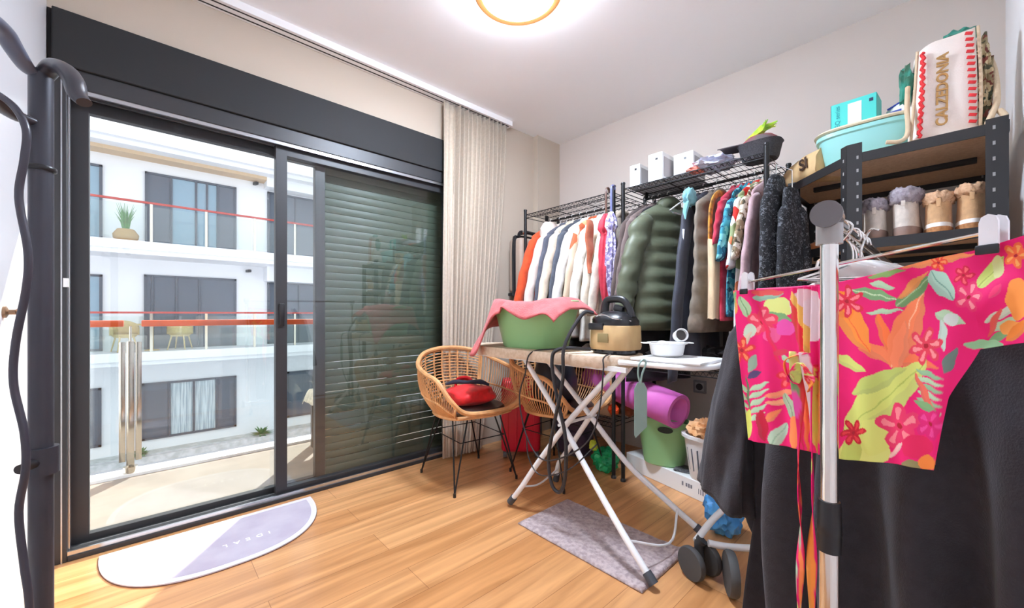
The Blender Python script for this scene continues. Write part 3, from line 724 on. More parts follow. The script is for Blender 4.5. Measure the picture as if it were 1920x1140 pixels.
def wire_rack(x0, x1, label, lows):
    t = thing('wire_rack', label, 'clothes rack', ((x0 + x1) / 2, -0.435, 0), 0, 'black wire clothes racks')
    y0, y1 = -0.62, -0.25
    for x in (x0, x1):
        for y in (y0, y1):
            p = B().cyl((x, y, 0.02), (x, y, 1.765), 0.0115, 14)
            for k in range(1, 50): p.lathe([(0.0118, -0.001), (0.0122, 0), (0.0118, 0.001)], (x, y, 0.03 + k * 0.035), 10)
            p = p.build('post', m_blackw, t, world=True)
            B().lathe([(0.016, 0), (0.016, 0.012), (0.008, 0.022), (0, 0.022)], (x, y, 0), 12).build('foot', m_plastic_black, p, world=True)
            B().lathe([(0.0125, 0), (0.014, 0.004), (0.012, 0.012), (0, 0.013)], (x, y, 1.762), 12).build('cap', m_plastic_black, p, world=True)
    wire_shelf(x0 + 0.012, x1 - 0.012, y0, y1, 1.735).build('top_shelf', m_blackw, t, world=True)
    for z in lows: wire_shelf(x0 + 0.012, x1 - 0.012, y0, y1, z).build('lower_shelf', m_blackw, t, world=True)
    b = B(); b.tube([(x0 + 0.05, -0.44, 1.735), (x0 + 0.05, -0.44, 1.70), (x1 - 0.05, -0.44, 1.70), (x1 - 0.05, -0.44, 1.735)], 0.008, 10)
    b.build('hanging_rod', m_blackw, t, world=True)
    for x in (x0 + 0.05, x1 - 0.05): B().box((x, -0.44, 1.725), (0.012, 0.03, 0.05), None, 0.003).build('rod_bracket', m_blackw, t, world=True)
    return t
wire_rack(0.25, 1.015, 'black wire clothes rack standing nearer the curtain', (0.70, 0.33))
wire_rack(1.08, 1.825, 'black wire clothes rack standing beside the corner shelf', (0.70,))

# ---------------------------------------------------------------- clothes on hangers
GROT = {}
def hanger(x, label, m=m_white_plastic, y=-0.44, w=0.145, drop=0.0, group='clothes hangers on the racks'):
    t = thing('clothes_hanger', label, 'hanger', (x, y, 1.70), GROT.get(x, -0.15), group)
    b = B(); b.tube([(0, -0.012, -0.002), (0, -0.006, 0.012), (0, 0.006, 0.0135), (0, 0.0135, 0.002), (0, 0.008, -0.014), (0, 0, -0.026), (0, 0, -0.055)], 0.0022, 6, smooth=4); b.build('hook', m_chrome if m is not m_white_plastic else m, t)
    b = B(); b.tube([(0, 0, -0.052), (0, -w * 0.5, -0.092), (0, -w, -0.136), (0, -w * 0.8, -0.144), (0, w * 0.8, -0.144), (0, w, -0.136), (0, w * 0.5, -0.092)], 0.005, 6, closed=True); b.build('shoulder_frame', m, t)
    return t

def garment(x, name, label, cat, m, L=0.78, w=0.185, flare=1.25, th=0.028, sleeve=0.56, puff=0.0, collar=0.03, seed=0, m2=None, lean=0.0, y=-0.44, ztop=1.70, group='clothes hanging on the racks', sl_fwd=0.10, hood=0, part2=None, sleeve_r=0.05, rz=None):
    t = thing(name, label, cat, (x, y, ztop), -0.10 if rz is None else rz, group); GROT[x] = -0.10 if rz is None else rz
    rnd = random.Random(seed + int(x * 1000))
    ph = [rnd.uniform(0, 6.28) for _ in range(6)]; kk = rnd.uniform(18, 30)
    nu, nv = 48, 46
    def f(u, v):
        a = 2 * PI * u; c, s = cos(a), sin(a)
        if v < 0.16:
            q = v / 0.16; W_ = 0.045 + (w - 0.045) * q ** 0.8; z = -0.062 - 0.075 * q ** 1.3
            T_ = 0.018 + (th - 0.018) * q
        else:
            q = (v - 0.16) / 0.84; W_ = w * (1 + (flare - 1) * q); z = -0.137 - (L - 0.137) * q; T_ = th * (0.9 + 0.35 * q)
        amp = 0.006 + 0.010 * v
        yy = W_ * math.copysign(abs(c) ** 0.8, c)
        fold = amp * sin(kk * yy + ph[0] + 2 * v) + amp * 0.5 * sin(kk * 2.1 * yy + ph[1] - 3 * v)
        pf = 1.0
        if puff and v > 0.05: pf = 1 + puff * (abs(sin(PI * z / 0.088)) ** 0.5 - 0.6)
        xx = T_ * s * pf + fold * (0.5 if puff else 0.9) + 0.004 * sin(9 * v + ph[2])
        yy *= 1 + (puff * 0.12 * (abs(sin(PI * z / 0.088)) ** 0.5 - 0.6) if puff else 0.015 * sin(14 * v + ph[3]))
        return (xx + lean * v, yy, z)
    b = B(); rows = b.grid(f, nu, nv, cu=True); b.cap(rows[0][::-1]); b.cap(rows[-1])
    b.build('body', m, t, angle=180)
    if sleeve:
        for sgn in (-1, 1):
            fw = sl_fwd if sgn < 0 else 0.05
            p0 = Vector((0, sgn * w * 0.86, -0.15)); p1 = Vector((0.004, sgn * (w + fw * 0.55), -0.15 - sleeve * 0.5)); p2 = Vector((lean, sgn * (w + fw), -0.15 - sleeve))
            P = spline([p0, p1, p2], 12); nP = len(P)
            def g(u, v, P=P, nP=nP, sgn=sgn):
                i = min(nP - 1, int(v * (nP - 1) + 0.5)); c = P[i]; a = 2 * PI * u
                r = sleeve_r * (1 - 0.28 * v) * (1.0 if not puff else 1 + puff * 0.5 * (abs(sin(PI * c.z / 0.088)) ** 0.5 - 0.6))
                if v == 0: r *= 0.6
                wr = 1 + 0.07 * sin(22 * v + ph[4] + 2 * cos(a)) 
                return (c.x + max(th, 0.02) * 0.95 * sin(a) * wr * (r / sleeve_r), c.y + r * cos(a) * wr, c.z + 0.01 * sin(a))
            b = B(); rows = b.grid(g, 20, nP, cu=True); b.cap(rows[0][::-1]); b.cap(rows[-1])
            b.build('sleeve', m2 or m, t, angle=180)
    if collar:
        b = B(); b.tube([(0.0, -0.055, -0.085), (0.02, -0.035, -0.06), (0.024, 0.0, -0.05), (0.02, 0.035, -0.06), (0, 0.055, -0.085), (-0.02, 0.035, -0.06), (-0.024, 0, -0.05), (-0.02, -0.035, -0.06)], collar * 0.45, 8, closed=True, smooth=4, flat=1.3)
        b.build('collar', m2 or m, t, angle=180)
    if hood:
        B().blob((0, -0.10, -0.115), (th * 1.1, 0.085, 0.085), seed, 0.2, 3).build('hood', m2 or m, t, angle=180)
    return t
F = fabric
garment(0.345, 'orange_coat', 'burnt orange coat hanging first on the rack by the curtain', 'coat', F('burnt_orange_wool', (208, 78, 36)), L=0.82, th=0.034, seed=1, sl_fwd=0.15)
garment(0.435, 'hooded_fleece', 'cream pink hooded fleece next to the orange coat', 'jacket', F('cream_pink_fleece', (232, 214, 200), c2=(222, 200, 190), bump=0.8, bs=120), L=0.80, th=0.038, hood=1, seed=2, sl_fwd=0.14)
garment(0.495, 'navy_cardigan', 'thin navy grey cardigan behind the cream hooded fleece', 'cardigan', F('navy_grey_knit', (88, 90, 102)), L=0.72, th=0.016, seed=3)
garment(0.555, 'beige_coat', 'pale beige wool coat left of the charcoal shirt', 'coat', F('pale_beige_wool', (228, 208, 184)), L=0.85, th=0.032, seed=4, sl_fwd=0.13)
garment(0.625, 'charcoal_shirt', 'thin charcoal denim shirt between beige and white coats', 'shirt', F('charcoal_denim', (82, 86, 96)), L=0.7, th=0.016, seed=5)
garment(0.685, 'white_coat', 'plain bright white coat next to the charcoal shirt', 'coat', F('bright_white_wool', (226, 224, 219)), L=0.86, th=0.034, seed=6, sl_fwd=0.13)
garment(0.752, 'patterned_blouse', 'beige blouse with red and ochre patches between two white coats', 'blouse', voronoi_mat('beige_patch_print', [(214, 190, 164), (220, 200, 178), (196, 96, 60), (216, 196, 170), (206, 176, 130)], 14), L=0.72, th=0.018, seed=7)
garment(0.822, 'white_fleece_jacket', 'large off white fleece jacket behind the steam cleaner hose', 'jacket', F('offwhite_fleece', (222, 218, 208), bump=0.9, bs=110), L=0.88, th=0.038, seed=8, sl_fwd=0.12)
garment(0.895, 'cream_coat', 'cream coat next to the rust brown scarf', 'coat', F('cream_wool', (232, 220, 202)), L=0.9, th=0.028, seed=9)
b = B(); b.grid(lambda u, v: (0.012 * sin(u * 2 * PI) + 0.004 * sin(v * 14), 0.028 * (1 + 0.4 * sin(v * 5)) * cos(u * 2 * PI), -v * 0.32), 16, 24, cu=True)
o = b.build('rust_scarf', F('rust_knit', (172, 96, 66)), None, angle=180); o.location = (0.918, -0.73, 1.56); tag(o, 'short rust brown scarf hanging between the cream coats', 'scarf')
garment(0.955, 'ivory_cardigan', 'ivory cardigan hanging last before the red umbrella', 'cardigan', F('ivory_knit', (226, 212, 194)), L=0.84, th=0.022, seed=10)
for i, x in enumerate((0.345, 0.435, 0.495, 0.555, 0.625, 0.685, 0.752, 0.822, 0.895, 0.955)):
    nm = ('burnt orange coat', 'cream hooded fleece', 'navy cardigan', 'pale beige coat', 'charcoal shirt', 'bright white coat', 'beige patterned blouse', 'off white fleece jacket', 'cream coat', 'ivory cardigan')[i]
    hanger(x, 'white plastic hanger carrying the ' + nm)
# umbrellas hung on the shelf edge
def umbrella(x, y, label, m, mh, L, z=1.75, r=0.045):
    t = thing('folded_umbrella', label, 'umbrella', (x, y, z), 0, 'folded umbrellas on the rack front')
    B().tube([(0, 0.0, -0.16), (0, 0, -0.02), (0, 0.008, 0.006), (0, 0.028, 0.008), (0, 0.036, -0.012)], 0.007, 8, smooth=4).build('handle', mh, t)
    def f(u, v):
        z_ = -0.15 - v * (L - 0.15)
        k = np.interp(v, [0, 0.08, 0.16, 0.2, 0.3, 0.55, 0.8, 1], [0.3, 0.85, 1.0, 0.55, 0.8, 1.0, 0.65, 0.08])
        a = 2 * PI * u; rr = r * k * (1 + 0.22 * sin(8 * a * 1 + 6 * v) * (1 - 0.5 * v))
        return (rr * cos(a), rr * sin(a), z_)
    b = B(); rows = b.grid(f, 64, 40, cu=True); b.cap(rows[-1]); b.cap(rows[0][::-1]); b.build('canopy', m, t, angle=180)
    B().lathe([(r * 0.56, -0.008), (r * 0.62, 0), (r * 0.56, 0.008)], (0, 0, -0.15 - 0.2 * (L - 0.15)), 20).build('tie', m, t)
    return t
umbrella(0.985, -0.655, 'folded crimson umbrella with brown handle hooked on the rack', F('crimson_nylon', (186, 40, 62), rough=0.55), mat('brown_handle', (92, 62, 50), 0.4), 0.76)
umbrella(1.035, -0.675, 'folded lilac patterned umbrella right of the crimson one', voronoi_mat('lilac_print', [(150, 142, 176), (186, 178, 206), (112, 104, 140), (206, 200, 216)], 60), mat('blue_lilac_handle', (104, 108, 150), 0.4), 0.72, r=0.034)
# second rack
garment(1.125, 'brown_coat', 'long dark brown coat hanging first on the right rack', 'coat', F('dark_brown_wool', (88, 74, 70)), L=1.0, th=0.018, seed=11, rz=-0.16)
garment(1.175, 'taupe_jacket', 'taupe brown jacket left of the olive puffer', 'jacket', F('taupe_brown_wool', (112, 96, 92)), L=0.86, th=0.018, seed=12, rz=-0.26)
garment(1.272, 'olive_puffer_jacket', 'olive green quilted puffer jacket with wide sleeves', 'jacket', F('olive_nylon', (86, 92, 70), c2=(96, 102, 80), rough=0.5, vs=5, bump=0.25, bs=60), L=0.80, w=0.20, th=0.050, puff=0.55, seed=13, sl_fwd=0.12, collar=0.06, sleeve_r=0.075, rz=-0.38)
garment(1.215, 'black_dress', 'long black dress hanging behind and below the olive puffer', 'dress', F('black_crepe', (34, 32, 36)), L=1.10, w=0.17, flare=1.35, th=0.014, sleeve=0, seed=14, rz=-0.36, collar=0)
hanger(1.372, 'empty white plastic hanger right of the olive puffer jacket')
garment(1.475, 'track_jacket', 'dark navy track jacket with white sleeve stripe', 'jacket', F('navy_polyester', (52, 54, 66), rough=0.6), L=0.98, th=0.024, seed=15, sl_fwd=0.13, sleeve=0.9)
tj = B(); tj.tube([(0.010, -0.226, -0.27), (0.010, -0.244, -0.38), (0.008, -0.262, -0.50)], 0.0045, 6, smooth=5, flat=1.6)
o = tj.build('sleeve_stripe', mat('white_tape', (216, 218, 226), 0.6), None); 
trk = bpy.data.objects['track_jacket']; o.parent = trk; o['label'] = 'white stripe'
b = B(); b.blob((0, 0, 0), (0.026, 0.06, 0.05), 4, 0.3, 2.5); b.tube([(0, -0.03, -0.03), (-0.004, -0.045, -0.08), (0, -0.05, -0.12)], [0.016, 0.012, 0.003], 8)
o = b.build('light_blue_beanie', F('light_blue_knit', (134, 196, 208), bump=0.7)); o.location = (1.475, -0.62, 1.60); tag(o, 'light blue knit hat perched on the navy track jacket shoulder', 'hat')
garment(1.545, 'quilted_vest', 'taupe quilted sleeveless vest right of the navy track jacket', 'vest', F('taupe_nylon', (124, 112, 98), rough=0.5, bump=0.15), L=0.80, w=0.20, flare=1.35, th=0.034, sleeve=0, puff=0.45, seed=16)
tg = thing('corduroy_bag', 'tall cream corduroy bag with mustard strap hanging on the right rack', 'bag', (1.612, -0.60, 1.70))
b = B(); b.grid(lambda u, v: (0.026 * math.copysign(abs(sin(2 * PI * u)) ** 0.6, sin(2 * PI * u)), 0.105 * math.copysign(abs(cos(2 * PI * u)) ** 0.6, cos(2 * PI * u)) * (1 - 0.05 * sin(PI * v)), -0.345 - 0.385 * v + 0.003 * sin(u * 50)), 60, 24, cu=True)
for v in (0,): pass
bmesh.ops.holes_fill(b.bm, edges=[e for e in b.bm.edges if e.is_boundary], sides=0)
b.build('body', F('cream_corduroy', (224, 196, 158), stretch=(1, 40, 1), vs=8, bump=0.6, bs=90), tg)
b = B(); b.tube([(-0.01, -0.085, -0.35), (-0.012, -0.07, -0.20), (-0.01, -0.02, -0.12), (0.0, 0.05, -0.10), (0, 0.07, -0.2), (0, 0.08, -0.35)], 0.017, 10, smooth=8, flat=0.5)
b.build('strap', F('mustard_quilt', (206, 142, 48), c2=(120, 84, 40), vs=30), tg, label='mustard quilted strap')
garment(1.655, 'crimson_sweater', 'short crimson sweater left of the teal print blouse', 'sweater', F('crimson_knit', (176, 28, 54), c2=(204, 60, 84)), L=0.74, w=0.19, th=0.022, sleeve=0.22, seed=17, sl_fwd=0.05)
garment(1.692, 'teal_print_blouse', 'teal and blue printed blouse between crimson sweater and white floral dress', 'blouse', voronoi_mat('teal_print', [(36, 116, 140), (62, 150, 168), (24, 76, 104), (120, 190, 198)], 45), L=0.72, th=0.014, sleeve=0.3, seed=18)
garment(1.728, 'white_floral_dress', 'white dress printed with big red poppies', 'dress', voronoi_mat('poppy_print', [(240, 236, 230), (224, 230, 232), (240, 238, 232), (206, 44, 36), (236, 232, 224), (150, 164, 120), (226, 132, 90), (238, 236, 234)], 16), L=0.88, th=0.018, sleeve=0.34, seed=19, sl_fwd=0.08)
garment(1.758, 'floral_blouse', 'cream blouse with small brown flowers next to the mauve dress', 'blouse', voronoi_mat('small_flower_print', [(214, 204, 180), (130, 104, 76), (224, 214, 196), (160, 140, 110), (92, 84, 66)], 50), L=0.92, th=0.012, sleeve=0.3, seed=20)
garment(1.792, 'mauve_dress', 'long plain mauve dress near the right end of the rack', 'dress', F('mauve_jersey', (182, 152, 156)), L=0.98, th=0.022, sleeve=0.5, seed=21, sl_fwd=0.12)
for x, nm in ((1.125, 'dark brown coat'), (1.175, 'taupe brown jacket'), (1.272, 'olive puffer jacket'), (1.215, 'long black dress'), (1.475, 'navy track jacket'), (1.545, 'taupe quilted vest'), (1.655, 'crimson sweater'), (1.692, 'teal printed blouse'), (1.728, 'white poppy dress'), (1.758, 'small flower blouse'), (1.792, 'mauve dress')):
    if x < 1.82: hanger(x, 'white plastic hanger carrying the ' + nm)
m_tweed = voronoi_mat('black_white_tweed', [(26, 26, 29), (38, 38, 42), (50, 50, 54), (104, 106, 112), (26, 26, 28), (34, 34, 38)], 130)
garment(1.868, 'tweed_coat', 'black and white tweed coat hanging on the rack end post side', 'coat', m_tweed, L=0.70, w=0.082, flare=1.1, th=0.022, sleeve=0.5, seed=30, sl_fwd=0.02, y=-0.64, ztop=1.665, sleeve_r=0.036, rz=-0.25, collar=0, group='tweed coats at the rack end')
garment(1.928, 'tweed_coat', 'second black and white tweed coat, pressed against the corner shelf', 'coat', m_tweed, L=0.62, w=0.062, flare=1.15, th=0.020, sleeve=0.5, seed=31, sl_fwd=0.02, y=-0.64, ztop=1.60, sleeve_r=0.032, rz=-0.35, collar=0, group='tweed coats at the rack end')
b = B(); b.tube([(1.825, -0.62, 1.66), (1.85, -0.66, 1.665), (1.872, -0.66, 1.655), (1.872, -0.66, 1.60)], 0.0025, 6, smooth=4)
b.tube([(1.85, -0.66, 1.665), (1.925, -0.63, 1.62), (1.925, -0.63, 1.545)], 0.0025, 6)
tag(b.build('coat_hook', m_chrome), 'thin metal hook holding the tweed coats on the rack end', 'hook')
# dark hat on the post between racks
b = B(); b.blob((0, 0, 0), (0.055, 0.05, 0.05), 8, 0.3, 2); tag(b.build('black_beanie', F('black_knit', (34, 34, 38), bump=0.8)), 'black knit hat hanging behind the posts between the racks', 'hat'); bpy.data.objects['black_beanie'].location = (1.055, -0.36, 1.60)

# things on the top shelves
m_card_white = mat('white_card', (234, 234, 232), 0.6)
def white_box(x0, x1, y0, y1, z0, z1, label, ang=0):
    t = thing('white_carton', label, 'box', ((x0 + x1) / 2, (y0 + y1) / 2, z0), ang, 'white cartons on the right rack')
    w, d, h = x1 - x0, y1 - y0, z1 - z0
    B().box((0, 0, h / 2), (w, d, h), None, 0.002, 1).build('carton', m_card_white, t, smooth=False)
    B().box((w * 0.1, -d / 2 - 0.0006, h * 0.78), (0.014, 0.001, 0.012)).build('printed_mark', m_plastic_black, t, smooth=False)
    B().box((w / 2 + 0.0006, 0, h * 0.48), (0.001, d * 0.8, h * 0.72)).build('side_print', mat('grey_print', (172, 168, 168), 0.6) if 'grey_print' not in bpy.data.materials else bpy.data.materials['grey_print'], t, smooth=False)
white_box(1.115, 1.18, -0.605, -0.45, 1.7405, 1.865, 'smaller white carton at the left end of the wire shelf', 0.0)
white_box(1.235, 1.32, -0.61, -0.44, 1.7405, 1.893, 'larger white carton second on the wire shelf', 0.0)
white_box(1.34, 1.45, -0.52, -0.36, 1.7405, 1.885, 'white carton partly wrapped in clear plastic behind the others', 0.0)
B().mm((1.10, -0.60, 1.7385), (1.46, -0.27, 1.7402)).build('grey_card_sheet', mat('grey_card', (176, 178, 182), 0.7), smooth=False)
tag(bpy.data.objects['grey_card_sheet'], 'flat grey card sheet lying under the white cartons', 'card')
pl = glass_mat('clear_plastic_film', (0.86, 0.88, 0.94), 2.5)
b = B(); b.blob((0, 0, 0.03), (0.10, 0.09, 0.035), 12, 0.45, 3.5, 4); o = b.build('plastic_bag', mat('milky_plastic', (214, 216, 228), 0.15, c2=(186, 190, 212), vs=14, bump=0.4, bs=25)); o.location = (1.56, -0.53, 1.742)
tag(o, 'crumpled clear plastic bag on the wire shelf', 'bag')
b = B(); b.blob((0, 0, 0.012), (0.055, 0.05, 0.016), 2, 0.4, 3); o = b.build('coral_cloth', F('coral_cotton', (226, 130, 112))); o.location = (1.485, -0.555, 1.742); tag(o, 'small coral cloth beside the clear plastic bag', 'cloth')
bk = thing('grey_basket', 'dark grey mesh basket at the right end of the wire shelf', 'basket', (1.765, -0.50, 1.74))
B().lathe([(0, 0), (0.070, 0), (0.076, 0.01), (0.090, 0.075), (0.095, 0.08), (0.090, 0.082), (0.084, 0.076), (0.070, 0.012), (0, 0.008)], n=40, sx=1.0, sy=0.8, power=3).build('body', mat('dark_grey_mesh_fabric', (72, 70, 74), 0.8, c2=(52, 50, 54), vs=160), bk)
rc = thing('sun_visor', 'red and grey sun visor lying on the grey basket', 'cap', (1.765, -0.505, 1.812))
B().lathe([(0.082, 0.0), (0.078, 0.022), (0.055, 0.042), (0, 0.048)], n=32, sx=1.0, sy=0.75).build('crown', mat('cap_red_grey', (170, 30, 42), 0.7, c2=(96, 88, 90), vs=6), rc)
b = B(); b.grid(lambda u, v: (-0.06 - 0.11 * v, -0.05 + 0.10 * u - 0.02 * v, 0.012 + 0.012 * sin(PI * u)), 14, 8); o = b.build('visor', mat('visor_grey', (70, 60, 64), 0.6), rc); solid(o, 0.006)
b = B()
for k in range(16):
    a = random.uniform(-0.6, 0.6); b.tube([(0, 0, 0), (0.05 * cos(a) + 0.02, 0.02 * sin(a * 5), 0.03 + 0.01 * k % 0.03), (0.10 + 0.03 * sin(k), 0.03 * sin(k * 3), 0.05 + 0.004 * (k % 7))], [0.006, 0.007, 0.002], 5)
o = b.build('green_toy_plant', mat('lime_green', (140, 200, 50), 0.5, c2=(200, 220, 70), vs=30)); o.location = (1.71, -0.52, 1.848); o.rotation_euler = (0, 0, 0.2)
tag(o, 'lime green artificial sprig lying on the red cap', 'artificial plant')

# ---------------------------------------------------------------- corner shelf
m_chip = mat('raw_particle_board', (226, 192, 158), 0.8, c2=(214, 178, 144), vs=90)
cs = thing('corner_shelf', 'black bolted corner shelf unit with particle board shelves', 'shelf', (2.25, -0.35, 0))
poly = [(1.865, -0.025), (1.865, -0.43), (2.12, -0.705), (2.515, -0.705), (2.515, -0.025)]
m_blk = mat('black_steel_angle', (34, 33, 34), 0.45)
m_hole = mat('slot_hole', (150, 148, 146), 0.6)
inner = [(1.872, -0.03), (1.872, -0.427), (2.123, -0.698), (2.508, -0.698), (2.508, -0.03)]
for z in (1.60, 1.27, 0.88, 0.48, 0.12):
    sh = B().prism(inner, z - 0.004, z + 0.006).build('shelf_board', m_chip, cs, smooth=False, world=True)
    b = B()
    for i in range(5):
        p, q = Vector((*poly[i], 0)), Vector((*poly[(i + 1) % 5], 0)); d = (q - p); c = (p + q) / 2; ang = math.atan2(d.y, d.x)
        b.box((c.x, c.y, z - 0.012), (d.length, 0.004, 0.036), (0, 0, ang))
    b.build('edge_beam', m_blk, cs, smooth=False, world=True)
    B().mm((1.95, -0.36, z - 0.024), (2.46, -0.335, z - 0.005)).build('support_bar', m_blk, cs, smooth=False, world=True)
for (x, y), (ax, ay) in zip(poly, ((0, 0), (0.6, -0.7), (0, 0), (0, 0), (0, 0))):
    sx = 1 if x < 2.3 else -1; sy = 1 if y < -0.3 else -1
    w1, w2 = 0.045, 0.03
    b = B(); holes = B()
    if (x, y) == (2.12, -0.705):
        b.mm((x, y - 0.003, 0), (x + w1, y, 1.645)); b.box((x - 0.0102, y + 0.011, 0.8225), (0.03, 0.003, 1.645), (0, 0, math.atan2(0.275, -0.255)))
        for k in range(32):
            z = 0.04 + k * 0.05
            holes.box((x + 0.032, y - 0.0036, z), (0.006, 0.001, 0.012)); holes.box((x - 0.0115, y + 0.0095, z), (0.006, 0.001, 0.012), (0, 0, math.atan2(0.275, -0.255)))
    else:
        b.mm((x, y, 0), (x + sx * w1, y + sy * 0.003, 1.62)); b.mm((x, y, 0), (x + sx * 0.003, y + sy * w1, 1.62))
        if sy == 1: b.mm((x, y - 0.003, 0), (x + sx * 0.048, y, 1.62))
        for k in range(32):
            z = 0.04 + k * 0.05
            yy = y - 0.0035 if sy == 1 else y - 0.0035 - 0.003
            holes.box((x + sx * 0.03, yy, z), (0.006, 0.001, 0.012))
    p = b.build('post', m_blk, cs, smooth=False, world=True)
    holes.build('slot_holes', m_hole, p, smooth=False, world=True)
# things on its top
ttub = thing('turquoise_tub', 'pale turquoise lidded tub on top of the corner shelf', 'tub', (2.155, -0.47, 1.608), 0.0)
m_turq = mat('pale_turquoise_plastic', (150, 212, 208), 0.35)
B().lathe([(0, 0), (0.125, 0), (0.135, 0.01), (0.158, 0.125), (0.168, 0.13), (0.168, 0.145), (0.16, 0.148), (0.15, 0.145), (0.13, 0.012), (0, 0.006)], n=56, sx=1.0, sy=0.72, power=3.2).build('body', m_turq, ttub)
b = B(); rb_ = [(0.165, 0.150), (0.172, 0.155), (0.165, 0.162), (0, 0.166)]
b.lathe([(0, 0.150)] + rb_, n=56, sx=1.02, sy=0.74, power=3.2).build('lid', mat('cream_lid', (232, 218, 190), 0.5), ttub)
eq = thing('turquoise_carton', 'bright turquoise carton with EQ series lettering on the tub', 'box', (2.115, -0.44, 1.776), -0.05)
m_tq2 = mat('bright_turquoise_card', (72, 206, 196), 0.5)
B().box((0, 0, 0.065), (0.15, 0.11, 0.13), None, 0.002, 1).build('carton', m_tq2, eq, smooth=False)
B().box((-0.0756, 0, 0.065), (0.001, 0.108, 0.128)).build('side_panel', mat('slate_side', (92, 96, 116), 0.5), eq, smooth=False)
B().box((0.005, -0.0556, 0.072), (0.045, 0.001, 0.085)).build('sticker', m_card_white, eq, smooth=False)
B().box((0.058, -0.0556, 0.105), (0.013, 0.001, 0.013)).build('printed_mark', mat('navy_mark', (40, 50, 80), 0.5), eq, smooth=False)
t = text('lettering', 'EQ series', 0.0235, mat('teal_ink', (20, 140, 150), 0.5), eq, (-0.052, -0.0558, 0.072), Matrix.Rotation(PI / 2, 4, 'X') @ Matrix.Rotation(PI / 2, 4, 'Z'), 0.0003, world=False)
pk = thing('blue_white_packet', 'white packet with blue stripe leaning on the tub lid behind the tote', 'packet', (2.27, -0.46, 1.776), 0.0)
b = B(); b.grid(lambda u, v: (-0.055 + 0.13 * u, -0.02 * sin(PI * u) + 0.02 * v, 0.095 * v * (0.55 + 0.5 * u)), 16, 10); o = b.build('sleeve', m_card_white, pk); solid(o, 0.012)
B().box((-0.028, -0.0235, 0.024), (0.035, 0.002, 0.025), (0, 0, -0.2)).build('blue_print', mat('royal_blue', (30, 60, 160), 0.5), pk, smooth=False)
B().tube([(-0.055, 0.008, 0.058), (0.01, 0.0, 0.085), (0.075, 0.018, 0.108)], 0.004, 6).build('blue_edge', bpy.data.materials['royal_blue'], pk)
# brown paper bag
pbg = thing('paper_bag', 'crumpled brown paper bag lying at the left of the shelf top', 'bag', (1.935, -0.375, 1.606), -0.70)
def pbf(u, v):
    a = 2 * PI * u; k = [0.0, 1][0]
    x = -0.15 + 0.31 * v; r = 0.058 + 0.02 * v + 0.012 * noise.noise(Vector((u * 6, v * 6, 3)))
    cx = math.copysign(abs(cos(a)) ** 0.5, cos(a)); sx_ = math.copysign(abs(sin(a)) ** 0.6, sin(a))
    return (x + 0.012 * noise.noise(Vector((cos(a) * 2, sin(a) * 2, v * 5))), r * 1.25 * cx, 0.055 + r * 0.9 * sx_ * (0.35 + 0.65 * min(1, v * 2.2)) - 0.03 * (1 - min(1, v * 2.2)) )
b = B(); rows = b.grid(pbf, 48, 26, cu=True); b.cap(rows[0][::-1]); b.cap(rows[-1])
m_kraft = mat('kraft_paper', (206, 172, 124), 0.8, var=0.08, vs=12, bump=0.3, bs=30); b.build('paper', m_kraft, pbg, angle=25)
text('lettering', 'SI', 0.07, mat('dark_brown_ink', (70, 48, 34), 0.6), pbg, (0.09, -0.099, 0.065), Matrix.Rotation(PI / 2, 4, 'X') @ Matrix.Rotation(0.15, 4, 'Z'), 0.001, world=False, bold=0.002)
# tote bag
to = thing('canvas_tote', 'white canvas tote reading CALZEDONIA with red stitching, stuffed with scarves', 'bag', (2.372, -0.615, 1.608), 0.25)
m_canvas = mat('white_canvas', (240, 228, 218), 0.9, bump=0.4, bs=300)
b = B()
def tf(u, v):
    a = 2 * PI * u; cx = math.copysign(abs(cos(a)) ** 0.35, cos(a)); sx_ = math.copysign(abs(sin(a)) ** 0.5, sin(a))
    w = 0.083 - 0.012 * v + (0.012 if v < 0.06 else 0)
    return (w * cx + 0.006 * v, (0.055 + 0.012 * sin(PI * v)) * sx_ + 0.02, 0.345 * v + 0.02 * v * cos(a) + 0.004)
rows = b.grid(tf, 56, 30, cu=True); b.cap(rows[0][::-1]); b.cap(rows[-1]); b.build('body', m_canvas, to, angle=60)
m_redst = mat('red_stitching', (216, 48, 52), 0.8); m_rope = mat('cotton_rope', (226, 202, 168), 0.9, bump=0.8, bs=260, stretch=(1, 1, 3))
b = B()
for k in range(15): 
    z = 0.028 + k * 0.0215; b.box((0.060 - 0.010 * z / 0.345, -0.0475 - 0.011 * sin(PI * z / 0.345), z + 0.008), (0.019, 0.004, 0.010), (0, 0.3, 0), 0.001)
b.build('dash_stitching', m_redst, to)
b = B(); b.tube([(-0.070 + 0.004 * sin(k * 1.9) + 0.010 * (k / 40), -0.045 - 0.011 * sin(PI * k / 40), 0.012 + 0.30 * k / 40) for k in range(41)], 0.0055, 6); b.build('zigzag_stitching', m_redst, to)
b = B(); b.tube([(0.080, -0.038, 0.002), (0.078, -0.05, 0.17), (0.076, -0.035, 0.36)], 0.0045, 8, smooth=6); b.tube([(-0.090, -0.038, 0.002), (-0.082, -0.05, 0.17), (-0.072, -0.035, 0.325)], 0.0045, 8, smooth=6)
b.tube([(-0.092, -0.042, 0.005), (0.0, -0.045, 0.004), (0.09, -0.042, 0.005)], 0.0045, 8); b.build('piping', m_rope, to)
text('lettering', 'CALZEDONIA', 0.040, mat('gold_brown_lettering', (176, 132, 74), 0.6), to, (-0.012, -0.0505, 0.165), Matrix.Rotation(PI / 2, 4, 'X') @ Matrix.Rotation(PI / 2 - 0.01, 4, 'Z'), 0.002, world=False, bold=0.0011, sx=1.0)
